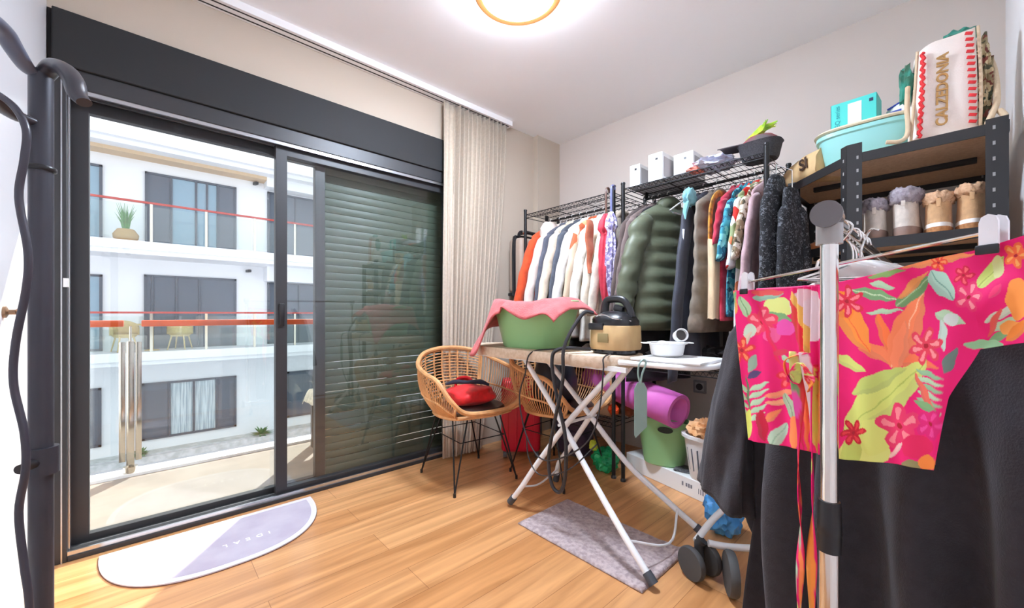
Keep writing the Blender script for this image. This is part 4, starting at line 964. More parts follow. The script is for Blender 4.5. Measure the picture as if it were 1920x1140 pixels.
b = B(); b.tube([(0.10, 0.05, 0.33), (0.125, 0.02, 0.24), (0.120, -0.03, 0.10), (0.092, -0.055, 0.014), (0.112, -0.065, 0.008), (0.130, -0.055, 0.03), (0.122, -0.04, 0.06)], 0.0085, 10, smooth=8)
b.tube([(-0.09, 0.0, 0.22), (-0.098, -0.03, 0.13), (-0.10, -0.05, 0.04), (-0.12, -0.06, 0.008), (-0.16, -0.062, 0.012)], 0.0075, 10, smooth=8); b.build('rope_handle', m_rope, to)
b = B(); b.blob((0.100, 0.030, 0.19), (0.026, 0.050, 0.15), 21, 0.35, 4, 4); o = b.build('patterned_scarf', voronoi_mat('olive_scarf_print', [(84, 82, 60), (150, 134, 100), (60, 66, 48), (196, 178, 140), (120, 60, 50)], 60), None)
o.location = to.location; o.rotation_euler = to.rotation_euler; tag(o, 'olive and tan patterned scarf bulging out of the tote opening', 'scarf')
for i, (p, s, lb) in enumerate((((0.045, 0.02, 0.362), (0.045, 0.035, 0.028), 'teal green scarf end poking from the tote top corner'), ((-0.088, 0.03, 0.24), (0.02, 0.03, 0.07), 'teal green scarf end poking out at the tote left side'))):
    b = B(); b.blob(p, s, 31 + i, 0.5, 4, 3); o = b.build('teal_scarf', F('teal_green_cloth', (40, 146, 126), c2=(52, 92, 70), vs=14)); o.location = to.location; o.rotation_euler = to.rotation_euler; tag(o, lb, 'scarf')

# boots
def boot(x, y, z, label, mu, ms, mf, mband, s=1.0, fur_h=0.03, h=0.115, ang=0.0, group='boots'):
    t = thing('ankle_boot', label, 'boot', (x, y, z), ang, group)
    def ring(zz, heel, toe, w, zc=None):
        pts = []
        for k in range(28):
            a = 2 * PI * k / 28; c, s_ = cos(a), sin(a)
            yy = heel + (toe - heel) * (0.5 + 0.5 * s_); ww = w * (1.0 - 0.12 * (s_ + 1) / 2 * 1.0)
            pts.append((ww * math.copysign(abs(c) ** 0.85, c), yy, zz))
        return pts
    def loft(levels, name, m):
        b = B(); R_ = [[b.bm.verts.new(p) for p in ring(*l)] for l in levels]
        for A, C_ in zip(R_, R_[1:]):
            for k in range(28): b.bm.faces.new((A[k], A[(k + 1) % 28], C_[(k + 1) % 28], C_[k]))
        b.cap(R_[0][::-1]); b.cap(R_[-1]); return b.build(name, m, t, angle=60)
    loft([(0, -0.0, 0.24 * s, 0.039 * s), (0.022, -0.003, 0.245 * s, 0.041 * s)], 'sole', ms)
    loft([(0.022, -0.003, 0.244 * s, 0.0405 * s), (0.036, -0.002, 0.243 * s, 0.0405 * s)], 'band', mband)
    loft([(0.036, 0.0, 0.24 * s, 0.039 * s), (0.06, 0.002, 0.20 * s, 0.038 * s), (0.085, 0.004, 0.14 * s, 0.036 * s), (h, 0.0, 0.115 * s, 0.036 * s)], 'upper', mu)
    b = B()
    b.tube([(0.031 * s * cos(a), 0.056 * s + 0.055 * s * sin(a), h + fur_h * 0.25 + 0.002 * sin(a * 5)) for a in np.linspace(0, 2 * PI, 60, endpoint=False)], fur_h * 0.38, 16, closed=True, flat=1.7)
    for v in b.bm.verts: v.co += v.co.normalized() * 0 + Vector((noise.noise(v.co * 110), noise.noise(v.co * 110 + Vector((9, 0, 0))), noise.noise(v.co * 110 + Vector((0, 9, 0))))) * 0.009
    b.build('fur_cuff', mf, t, angle=180)
    B().box((0, -0.006, h - 0.012), (0.012, 0.006, 0.035), None, 0.002).build('pull_tab', mu, t)
    return t
g_up = F('stone_suede', (214, 202, 190)); g_so = mat('taupe_sole', (146, 122, 112), 0.7); g_fu = mat('grey_lilac_fur', (176, 166, 172), 0.95, c2=(140, 130, 138), vs=60, bump=1.0, bs=120)
t_up = F('camel_suede', (206, 164, 120)); t_so = mat('cork_sole', (186, 134, 88), 0.8, c2=(160, 110, 70), vs=90); t_fu = mat('camel_fur', (222, 182, 146), 0.95, c2=(200, 156, 120), vs=70, bump=1.0, bs=120)
m_wb = mat('white_foxing', (244, 240, 236), 0.6)
boot(2.195, -0.665, 1.277, 'stone suede boot with lilac fur, leftmost on the shelf', g_up, g_so, g_fu, g_so, 0.95, 0.036, 0.125, 0.05, 'stone grey fur boots')
boot(2.275, -0.668, 1.277, 'stone suede boot with lilac fur, beside the camel boots', g_up, g_so, g_fu, g_so, 1.05, 0.044, 0.140, -0.05, 'stone grey fur boots')
boot(2.363, -0.668, 1.277, 'camel boot with white band next to the grey fur boot', t_up, t_so, t_fu, m_wb, 0.98, 0.030, 0.118, 0.02, 'camel fur boots')
boot(2.440, -0.668, 1.277, 'camel boot with white band next to the right shelf post', t_up, t_so, t_fu, m_wb, 1.0, 0.030, 0.128, 0.0, 'camel fur boots')
b = B(); b.tube([(-0.05, 0, 0.012), (0.0, -0.015, 0.02), (0.05, 0.0, 0.03), (0.09, 0.03, 0.022)], [0.012, 0.026, 0.024, 0.01], 10, smooth=6, flat=0.7)
o = b.build('tan_slipper', mat('tan_orange_leather', (212, 142, 92), 0.5)); o.location = (1.975, -0.46, 1.274); o.rotation_euler = (0, 0, -0.75); tag(o, 'tan orange slipper on the shelf beside the tweed coats', 'slipper')
b = B(); b.tube([(-0.06, 0, 0.02), (0.0, 0, 0.045), (0.07, 0.01, 0.05), (0.1, 0.02, 0.02)], [0.015, 0.03, 0.03, 0.012], 10, smooth=6, flat=0.8)
o = b.build('black_shoe', m_plastic_black); o.location = (2.03, -0.40, 1.274); o.rotation_euler = (0, 0, -0.4); tag(o, 'black shoe behind the tan slipper on the corner shelf', 'shoe')

# ---------------------------------------------------------------- things below the racks
fb = thing('flat_white_carton', 'long flat white carton lying on the floor below the right rack', 'box', (1.335, -0.335, 0.0), math.atan2(-0.15, 0.60))
B().box((0, 0, 0.05), (0.66, 0.33, 0.10), None, 0.003, 1).build('carton', m_card_white, fb, smooth=False)
m_greyink = mat('grey_ink', (120, 124, 136), 0.6)
b = B()
for k, x in enumerate((0.10, 0.125, 0.14, 0.155)): b.box((x, -0.1656, 0.058), (0.010, 0.001, 0.022 - 0.003 * (k % 2)))
for k in range(6): b.box((0.20 + 0.013 * k, -0.1656, 0.05), (0.003 + 0.002 * (k % 3), 0.001, 0.028))
b.build('printed_marks', m_greyink, fb, smooth=False)
g2 = thing('green_bucket', 'sage green flexible tub with oval hole handle on the white carton', 'tub', (1.225, -0.40, 0.1005), 0.35)
b = B(); b.lathe([(0, 0), (0.10, 0), (0.11, 0.008), (0.145, 0.245), (0.15, 0.25), (0.143, 0.25), (0.105, 0.014), (0, 0.008)], n=64, sx=1.05, sy=0.85, power=2.5)
for v in b.bm.verts:
    if v.co.z > 0.2: v.co.z += 0.035 * max(0, -v.co.y / 0.12) ** 3
b.build('body', m_green, g2)
b = B(); b.lathe([(0, 0), (1, 0), (1, 0.002), (0, 0.002)], (0, 0, 0), 28, M=Matrix.Rotation(math.radians(97), 4, 'X') @ Matrix.Diagonal((0.042, 0.019, 1, 1)))
bmesh.ops.translate(b.bm, vec=(0.02, -0.1235, 0.225), verts=b.bm.verts)
b.build('hole_handle', mat('dark_interior', (52, 60, 52), 0.8), g2, label='dark oval handle hole')
wbk = thing('white_basket', 'white slotted laundry basket filled with orange laundry behind the black T-shirt', 'basket', (1.51, -0.47, 0.1005), -0.2)
b = B(); b.lathe([(0, 0), (0.085, 0), (0.09, 0.008), (0.118, 0.22), (0.132, 0.225), (0.132, 0.24), (0.112, 0.24), (0.085, 0.012), (0, 0.008)], n=56, sx=1.0, sy=0.85, power=2.6); b.build('body', m_white_plastic, wbk)
b = B()
for k in range(7):
    a = -PI / 2 + (k - 3) * 0.32; b.tube([(0.098 * cos(a), 0.083 * sin(a), 0.05), (0.116 * cos(a), 0.098 * sin(a), 0.17)], 0.006, 6, flat=0.4)
b.build('slot', mat('slot_grey', (110, 120, 132), 0.7), wbk)
b = B(); b.blob((0, 0, 0), (0.095, 0.08, 0.065), 9, 0.45, 4, 4); o = b.build('peach_laundry', F('peach_cotton', (236, 186, 136), c2=(214, 150, 92), vs=12, bump=0.7, bs=40)); o.location = (1.51, -0.47, 0.36); tag(o, 'peach and orange laundry heaped in the white basket', 'laundry')
b = B(); b.box((0.02, 0, 0.007), (0.16, 0.10, 0.012), (0, 0, 0.2), 0.004); o = b.build('grey_mesh_mat', mat('charcoal_mesh', (56, 56, 60), 0.9, c2=(110, 110, 114), vs=140)); o.location = (1.375, -0.43, 0.1005); tag(o, 'folded charcoal mesh cloth on the white carton between tub and basket', 'cloth')
ym = thing('yoga_mat', 'rolled pink yoga mat lying across the green tub under the rack', 'yoga mat', (1.06, -0.50, 0.505))
b = B(); ax0 = Vector((0.31, -0.02, -0.058)); ax1 = Vector((-0.36, 0.10, 0.06))
dr = (ax1 - ax0).normalized(); n1 = dr.cross(Vector((0, 0, 1))).normalized(); n2 = n1.cross(dr)
def ymf(u, v):
    a = 2 * PI * u * 2.8 - 0.6; r = 0.099 - 0.0085 * u * 2.8
    return tuple(ax0.lerp(ax1, v) + (n1 * cos(a) + n2 * sin(a)) * r)
b.grid(ymf, 180, 4); o = b.build('roll', mat('pink_foam', (224, 112, 196), 0.55, var=0.05, vs=10), ym, angle=180); solid(o, 0.0075)
b = B(); b.box((0.80, -0.40, 0.53), (0.001, 0.001, 0.001)); b.bm.clear()
b.mm((0.74, -0.52, 0.3355), (0.93, -0.30, 0.43), 0.004)
tag(b.build('brown_carton', mat('brown_cardboard', (150, 112, 80), 0.8)), 'brown cardboard carton under the left end of the pink mat', 'box')
b = B(); b.blob((0, 0, 0.07), (0.085, 0.07, 0.075), 14, 0.3, 4, 4); o = b.build('green_plastic_bag', mat('emerald_plastic', (20, 150, 92), 0.25, c2=(40, 180, 110), vs=20, bump=0.9, bs=25)); o.location = (0.915, -0.56, 0.002); tag(o, 'crumpled emerald green plastic bag on the floor behind the board legs', 'bag')
b = B(); b.blob((0, 0, 0.03), (0.03, 0.03, 0.035), 4, 0.3, 3); o = b.build('yellow_wrapper', mat('lime_yellow', (206, 220, 70), 0.4)); o.location = (0.845, -0.585, 0.12); tag(o, 'lime yellow wrapper on top of the green plastic bag', 'wrapper')
b = B(); b.blob((0, 0, 0.03), (0.035, 0.03, 0.035), 5, 0.3, 3); o = b.build('orange_ball', mat('orange_plastic', (236, 84, 30), 0.4)); o.location = (0.955, -0.53, 0.36); tag(o, 'small bright orange ball beside the brown carton', 'ball')
b = B(); b.blob((0, 0, 0.03), (0.06, 0.05, 0.05), 6, 0.3, 3); o = b.build('rust_bag', F('rust_cloth', (148, 84, 54))); o.location = (0.99, -0.40, 0.35); tag(o, 'rust brown cloth pouch beside the orange ball', 'pouch')
hb = thing('patterned_handbag', 'brown speckled handbag on the low rack shelf behind the crossing legs', 'handbag', (0.54, -0.42, 0.336))
B().box((0, 0, 0.14), (0.22, 0.12, 0.27), None, 0.03, 4).build('body', voronoi_mat('brown_speckle', [(92, 58, 50), (120, 82, 70), (70, 44, 40), (140, 100, 84)], 70), hb)
B().tube([(-0.07, -0.02, 0.27), (-0.05, -0.02, 0.315), (0.05, -0.02, 0.315), (0.07, -0.02, 0.27)], 0.008, 8, smooth=5).build('handle', m_plastic_black, hb)
pbag = thing('purple_backpack', 'dark purple backpack on the floor under the left rack', 'backpack', (0.60, -0.48, 0.0))
B().box((0, 0, 0.155), (0.26, 0.16, 0.30), None, 0.05, 4).build('body', F('dark_purple_nylon', (58, 36, 62), rough=0.6), pbag)
B().box((0, -0.085, 0.12), (0.18, 0.03, 0.16), None, 0.014, 3).build('pocket', bpy.data.materials['dark_purple_nylon'], pbag)
# middle shelf items
b = B(); b.blob((0, 0, 0.05), (0.12, 0.10, 0.055), 17, 0.4, 3, 4); o = b.build('black_clothes_pile', F('black_cotton', (32, 30, 34))); o.location = (1.50, -0.46, 0.712); tag(o, 'dark folded clothes heap on the middle shelf under the quilted vest', 'clothes')
b = B(); b.blob((0, 0, 0.06), (0.13, 0.12, 0.065), 27, 0.4, 3, 4); o = b.build('black_handbag', mat('black_leather_soft', (36, 34, 36), 0.4, bump=0.3, bs=50)); o.location = (1.68, -0.46, 0.712); tag(o, 'black slouchy handbag on the middle shelf right of the clothes heap', 'handbag')
b = B(); b.blob((0, 0, 0.05), (0.11, 0.11, 0.06), 37, 0.4, 3, 4); o = b.build('charcoal_sweater', F('charcoal_knit', (44, 42, 46))); o.location = (1.24, -0.46, 0.712); tag(o, 'folded charcoal sweater on the middle shelf below the olive puffer', 'sweater')
m_sn = mat('grey_white_sneaker', (200, 196, 194), 0.6, c2=(120, 112, 116), vs=16)
for i, (x, yy) in enumerate(((0.74, -0.52), (0.84, -0.515))):
    t = thing('sneaker', ('grey white sneaker behind the green tub, nearer the curtain', 'grey white sneaker behind the green tub, nearer the steam cleaner')[i], 'shoe', (x, yy, 0.706), 0.1, 'grey white sneakers')
    B().lathe([(0, 0), (0.05, 0), (0.053, 0.02), (0.0, 0.02)], n=30, sx=0.8, sy=2.0, c=(0, 0.03, 0)).build('sole', m_white_plastic, t)
    B().blob((0, 0.03, 0.045), (0.038, 0.095, 0.045), i, 0.12, 2, 3).build('upper', m_sn, t)
b = B(); b.box((0, 0, 0.06), (0.22, 0.24, 0.12), None, 0.02, 3); o = b.build('black_shoe_box', m_plastic_black); o.location = (0.55, -0.45, 0.706); tag(o, 'black box on the middle shelf behind the green tub', 'box')

# wall socket
so = thing('wall_socket', 'grey wall socket on the back wall below the rack shelf', 'socket', (1.273, 0.0, 0.513))
B().box((0, -0.006, 0), (0.085, 0.012, 0.085), None, 0.006, 3).build('plate', mat('grey_socket_plate', (150, 152, 158), 0.4), so)
B().lathe([(0, 0), (0.022, 0), (0.022, 0.004), (0, 0.004)], (0, -0.012, 0), 28, M=Matrix.Rotation(PI / 2, 4, 'X')).build('outlet', mat('dark_socket', (60, 62, 68), 0.4), so)
B().box((0, -0.0125, 0), (0.055, 0.002, 0.055), None, 0.0008).build('insert', mat('socket_insert', (188, 190, 194), 0.4), so)

# ---------------------------------------------------------------- white pushchair base behind the black clothes
pc = thing('pushchair_frame', 'white tubular pushchair frame with twin grey castor wheels', 'pushchair', (1.76, -1.15, 0))
b = B(); b.tube([(1.735, -1.16, 0.125), (1.76, -1.03, 0.185), (1.82, -0.83, 0.26), (1.92, -0.76, 0.36)], 0.0125, 12, smooth=6)
b.tube([(1.775, -1.145, 0.128), (1.83, -1.10, 0.12), (1.92, -1.02, 0.12), (2.0, -0.95, 0.12)], 0.0125, 12, smooth=6); b.build('frame_tube', m_white_enamel, pc, world=True)
m_tyre = mat('grey_rubber_tyre', (76, 76, 76), 0.7); m_hub = mat('dark_grey_hub', (58, 58, 60), 0.5)
B().tube([(1.755, -1.15, 0.135), (1.745, -1.155, 0.115), (1.752, -1.165, 0.06)], [0.022, 0.018, 0.014], 12, smooth=5).build('fork', m_hub, pc, world=True)
def wheel(c, ang, name, r=0.052, w=0.022):
    Mx = Matrix.Rotation(ang, 4, 'Z') @ Matrix.Rotation(PI / 2, 4, 'Y')
    wo = B().lathe([(r * 0.72, -w / 2), (r * 0.94, -w / 2), (r, -w / 4), (r, w / 4), (r * 0.94, w / 2), (r * 0.72, w / 2)], c, 40, M=Mx).build(name, m_tyre, pc, world=True)
    B().lathe([(0, -w * 0.25), (r * 0.7, -w * 0.35), (r * 0.74, -w * 0.5), (r * 0.74, w * 0.5), (r * 0.7, w * 0.35), (0, w * 0.25)], c, 40, M=Mx).build('hub', m_hub, wo, world=True)
    for k in range(3): pass
wheel((1.738, -1.205, 0.060), 1.21, 'wheel', 0.060, 0.024); wheel((1.766, -1.130, 0.060), 1.21, 'wheel', 0.060, 0.024)
wheel((1.868, -1.185, 0.075), 0.55, 'wheel', 0.075, 0.03)
b = B(); b.blob((0, 0, 0.1), (0.075, 0.07, 0.10), 44, 0.35, 3.5, 4); o = b.build('blue_plastic_bag', mat('sky_blue_plastic', (70, 150, 220), 0.35, c2=(96, 176, 236), vs=16, bump=0.8, bs=22)); o.location = (1.70, -0.79, 0.005); tag(o, 'crumpled sky blue plastic bag hanging behind the white frame tube', 'bag')

# ---------------------------------------------------------------- chrome garment rail
gr = thing('garment_rail', 'chrome clothes rail on two telescopic posts at the right', 'garment rail', (2.268, -1.955, 0))
def rpost(y):
    p = B().cyl((2.268, y, 0.66), (2.268, y, 1.128), 0.0112, 24).cyl((2.268, y, 0.10), (2.268, y, 0.66), 0.0128, 24).build('post', m_chrome, gr, world=True)
    B().lathe([(0.0115, -0.035), (0.0148, -0.035), (0.0155, -0.012), (0.0148, -0.008), (0.0158, -0.004), (0.0158, 0.006), (0.0148, 0.010), (0.015, 0.034), (0.0135, 0.04), (0.0115, 0.04)], (2.268, y, 0.672), 28).build('collar', m_plastic_black, p, world=True)
rpost(-1.955); rpost(-0.93)
m_clear = mat('smoky_clear_plastic', (150, 146, 144), 0.12, spec=0.8)
for y, s in ((-1.955, -1), (-0.93, 1)):
    B().cyl((2.268, y, 1.095), (2.268, y, 1.125), 0.0165, 24).lathe([(0, -0.02), (0.016, -0.018), (0.018, 0.018), (0.0, 0.02)], (2.268, y, 1.137), 28, M=Matrix.Rotation(PI / 2, 4, 'X')).build('joint', m_clear, gr, world=True)
    B().lathe([(0, 0), (0.0195, 0), (0.0195, 0.005), (0, 0.006)], (2.268, y + s * 0.02 , 1.137), 32, M=Matrix.Rotation(-s * PI / 2, 4, 'X')).build('end_cap', mat('dark_end_cap', (104, 101, 102), 0.45) if 'dark_end_cap' not in bpy.data.materials else bpy.data.materials['dark_end_cap'], gr, world=True)
B().cyl((2.268, -1.94, 1.137), (2.268, -0.94, 1.137), 0.0095, 20).build('rail', m_chrome, gr, world=True)
b = B()
b.tube([(2.05, -1.955, 0.09), (2.49, -1.955, 0.09)], 0.0125, 14); b.tube([(2.05, -0.93, 0.09), (2.49, -0.93, 0.09)], 0.0125, 14); b.tube([(2.268, -1.955, 0.09), (2.268, -0.93, 0.09)], 0.011, 14); b.build('base', m_chrome, gr, world=True)
for x in (2.06, 2.48):
    for y in (-1.955, -0.93): B().lathe([(0, -0.01), (0.03, -0.01), (0.032, 0), (0.03, 0.01), (0, 0.01)], (x, y, 0.032), 24, M=Matrix.Rotation(PI / 2, 4, 'X')).cyl((x, y, 0.05), (x, y, 0.085), 0.008).build('castor', m_plastic_black, gr, world=True)
for k, y in enumerate((-1.74, -1.70, -1.655, -1.61)):
    t = thing('metal_hanger', ('first', 'second', 'third', 'fourth')[k] + ' bare metal hanger on the chrome rail counted from the near post', 'hanger', (2.268, y, 1.137), 0.35 - 0.1 * k, 'bare metal hangers on the chrome rail')
    b = B(); b.tube([(0.012, 0, -0.004), (0.008, 0, 0.011), (-0.006, 0, 0.012), (-0.012, 0, 0.0), (-0.004, 0, -0.015), (0, 0, -0.03), (0, 0, -0.05)], 0.0018, 6, smooth=4)
    b.tube([(0, 0, -0.048), (-0.085, 0, -0.078), (0.085, 0, -0.078)], 0.0024, 6, closed=True); b.build('wire', m_chrome, t)

# clip hanger and floral top
P0 = Vector((2.084, -1.71, 0)); D = Vector((0.842, -0.539, 0)).normalized(); NN = Vector((0.5391, 0.8422, 0))
def cp(s, z, off=0.0): v = P0 + D * s + NN * off; return (v.x, v.y, z)
ch = thing('clip_hanger', 'chrome trouser hanger with two clear clips holding the floral top', 'hanger', cp(0.2, 1.13))
b = B(); b.tube([cp(-0.004, 1.062, -0.004), cp(0.412, 1.093, -0.004)], 0.0028, 8)
b.tube([cp(0.17, 1.0885, 0.0), cp(0.19, 1.10, 0.0), cp(0.205, 1.112, 0.0), cp(0.222, 1.122, 0), cp(0.232, 1.14, 0.0), cp(0.215, 1.1515, 0.0), cp(0.198, 1.143, 0.0)], 0.002, 8, smooth=5)
b.tube([cp(0.17, 1.0755, -0.004), cp(0.17, 1.0885, 0.0)], 0.0024, 8)
b.build('bar', m_chrome, ch, world=True)
m_clip = mat('clear_acrylic_clip', (226, 222, 224), 0.08, spec=0.9)
for s, z in ((0.0, 1.066), (0.408, 1.095)):
    b = B(); rr = 0.0115
    for o_ in (-0.011, 0.005):
        a_ = Vector(cp(s, z, o_))
        pts = [(0.009, -0.024), (0.009, 0.010), (0.0065, 0.017), (0, 0.020), (-0.0065, 0.017), (-0.009, 0.010), (-0.009, -0.024)]
        A = [b.bm.verts.new(a_ + D * x + Vector((0, 0, zz))) for x, zz in pts]; C_ = [b.bm.verts.new(a_ + D * x + Vector((0, 0, zz)) + NN * 0.003) for x, zz in pts]
        for i in range(7): b.bm.faces.new((A[i], A[(i + 1) % 7], C_[(i + 1) % 7], C_[i]))
        b.bm.faces.new(A[::-1]); b.bm.faces.new(C_)
    c_ = b.build('clip', m_clip, ch, world=True)
    b = B(); ang = math.atan2(D.y, D.x)
    b.box(cp(s, z - 0.024, -0.0125), (0.022, 0.004, 0.012), (0, 0, ang), 0.0015); b.box(cp(s, z - 0.024, 0.0095), (0.022, 0.004, 0.014), (0, 0, ang), 0.0015); b.build('grip', m_plastic_black, c_, world=True)
    B().lathe([(0.0045, -0.008), (0.0055, 0), (0.0045, 0.008)], cp(s, z, -0.002), 12, M=Matrix.Rotation(PI / 2, 4, 'X')).build('spring', m_chrome, c_, world=True)

PINK = (238, 8, 112)
SH = []  # (kind, params, colour)
def leaf(x0, y0, x1, y1, w, c, rib=None): SH.append(('leaf', x0, y0, x1, y1, w, c, rib))
def ell(x, y, rx, ry, c, a=0): SH.append(('ell', x, y, rx, ry, a, c))
def flower(x, y, r, c, c2, n=5, a=0, fat=0.42): SH.append(('fl', x, y, r, n, a, fat, c, c2))
CO = (250, 132, 84); YG = (216, 226, 118); PG = (186, 218, 178); GR = (128, 176, 118); DG = (84, 122, 82)
# right front panel
leaf(1612, 654, 1765, 690, 15, (248, 122, 78)); leaf(1618, 640, 1690, 690, 10, CO); leaf(1572, 560, 1634, 662, 24, (255, 150, 58), (250, 110, 50)); leaf(1566, 545, 1600, 600, 22, (255, 140, 40))
leaf(1647, 589, 1676, 672, 11, (252, 122, 60)); leaf(1672, 690, 1733, 546, 27, CO, (255, 190, 150)); leaf(1680, 700, 1700, 600, 14, (255, 140, 96))
leaf(1585, 815, 1742, 676, 36, YG, (180, 200, 90)); leaf(1600, 740, 1700, 690, 16, (196, 212, 110)); ell(1618, 852, 48, 26, (224, 230, 128)); ell(1640, 820, 26, 34, (222, 228, 120)); ell(1600, 850, 20, 26, (196, 208, 100)); leaf(1566, 668, 1628, 699, 11, YG)
leaf(1600, 543, 1688, 563, 10, GR, (200, 225, 180)); leaf(1634, 530, 1680, 541, 7, PG); leaf(1626, 588, 1694, 581, 5, PG); leaf(1682, 576, 1750, 516, 14, (112, 156, 96), (170, 200, 150)); leaf(1688, 560, 1740, 510, 8, (232, 150, 80))
leaf(1744, 508, 1792, 562, 19, (176, 214, 192), (120, 170, 150)); leaf(1754, 586, 1812, 606, 12, PG); leaf(1768, 600, 1772, 660, 8, (200, 220, 205)); leaf(1774, 700, 1794, 650, 10, (110, 130, 120)); ell(1786, 598, 14, 12, (214, 222, 214))
for k in range(6): leaf(1716 + k, 694 + 13 * k, 1776 - k, 712 + 13 * k, 5, PG if k % 2 else (150, 196, 150), None); 
leaf(1716, 700, 1762, 790, 7, (236, 110, 90))
leaf(1716, 752, 1770, 780, 8, GR)
flower(1687, 800, 44, (238, 52, 104), (252, 140, 150), 5, 0.4, 0.62); flower(1748, 796, 30, (226, 26, 116), (240, 70, 150), 5, 1.1, 0.7); ell(1722, 838, 30, 22, (232, 24, 90))
flower(1604, 812, 26, (206, 18, 48), (236, 60, 70), 6, 0.1); flower(1738, 650, 36, (232, 60, 84), (250, 150, 150), 6, 0.3); flower(1593, 566, 32, (228, 36, 66), (250, 130, 140), 6, 0.5)
flower(1820, 556, 30, (236, 50, 110), (250, 150, 160), 5, 0, 0.6); flower(1808, 516, 20, (220, 20, 70), (250, 100, 110), 5, 0, 0.5)
leaf(1664, 858, 1694, 830, 6, (250, 200, 190)); ell(1712, 872, 22, 9, (150, 140, 90)); ell(1742, 868, 16, 14, (250, 140, 60))
leaf(1690, 500, 1830, 476, 9, (252, 150, 90)); flower(1762, 492, 18, (244, 74, 50), (255, 150, 90), 5, 0, 0.5); leaf(1630, 520, 1700, 505, 6, (140, 180, 100))
# sleeve at the right
leaf(1836, 540, 1880, 478, 16, (206, 222, 116), (170, 190, 90)); ell(1868, 500, 12, 22, (214, 220, 150)); leaf(1845, 604, 1925, 565, 8, (206, 214, 190)); leaf(1848, 622, 1915, 592, 8, (188, 210, 170)); leaf(1850, 638, 1900, 620, 9, GR); leaf(1846, 632, 1880, 575, 6, (230, 90, 80))
ell(1910, 560, 22, 40, (255, 156, 70)); ell(1898, 615, 28, 14, (246, 160, 76)); leaf(1890, 640, 1925, 600, 12, (236, 130, 40)); flower(1905, 478, 26, (250, 110, 60), (255, 170, 90), 5, 0, 0.6); leaf(1862, 560, 1880, 530, 7, (250, 60, 120))
ell(1845, 646, 40, 9, (150, 200, 150))
# left panel
ell(1462, 578, 27, 20, (228, 236, 140)); leaf(1438, 590, 1490, 604, 8, GR); leaf(1390, 556, 1408, 598, 11, (176, 204, 156), (120, 160, 110)); ell(1374, 572, 10, 26, (236, 160, 80)); leaf(1368, 590, 1380, 545, 7, GR)
leaf(1415, 560, 1470, 552, 8, (150, 196, 170)); ell(1440, 549, 30, 6, (236, 90, 90))
flower(1434, 606, 30, (236, 58, 92), (250, 140, 150), 5, 0.3, 0.6); ell(1452, 632, 16, 14, (240, 90, 150)); ell(1474, 618, 17, 16, (240, 84, 176)); ell(1408, 624, 12, 14, (206, 220, 196)); leaf(1398, 650, 1412, 625, 6, (226, 206, 180))
flower(1391, 660, 28, (232, 48, 58), (250, 140, 90), 6, 0.2); leaf(1405, 702, 1422, 668, 9, (150, 176, 152)); leaf(1404, 712, 1432, 700, 7, (86, 66, 110))
for k in range(5): leaf(1404, 736 + 14 * k, 1450 - 2 * k, 720 + 14 * k, 5, PG); leaf(1400, 738 + 14 * k, 1382, 720 + 14 * k, 4, (176, 208, 160))
leaf(1400, 705, 1406, 790, 3, (100, 130, 90)); leaf(1470, 700, 1420, 560, 4, (240, 30, 90))
flower(1482, 714, 24, (236, 36, 66), (250, 110, 110), 5, 0.2, 0.5); leaf(1440, 748, 1500, 735, 6, (250, 150, 110)); leaf(1440, 760, 1498, 755, 5, (250, 170, 130)); leaf(1472, 742, 1494, 790, 10, (176, 196, 160), (140, 160, 130)); leaf(1448, 838, 1476, 796, 13, (188, 218, 192), (150, 190, 160))
ell(1402, 795, 9, 26, (226, 232, 110)); leaf(1442, 795, 1465, 770, 7, (248, 140, 90)); ell(1492, 812, 10, 30, (252, 140, 80)); leaf(1430, 770, 1440, 830, 10, (206, 14, 60)); ell(1466, 665, 12, 6, (226, 60, 90)); leaf(1470, 672, 1482, 686, 5, PG)
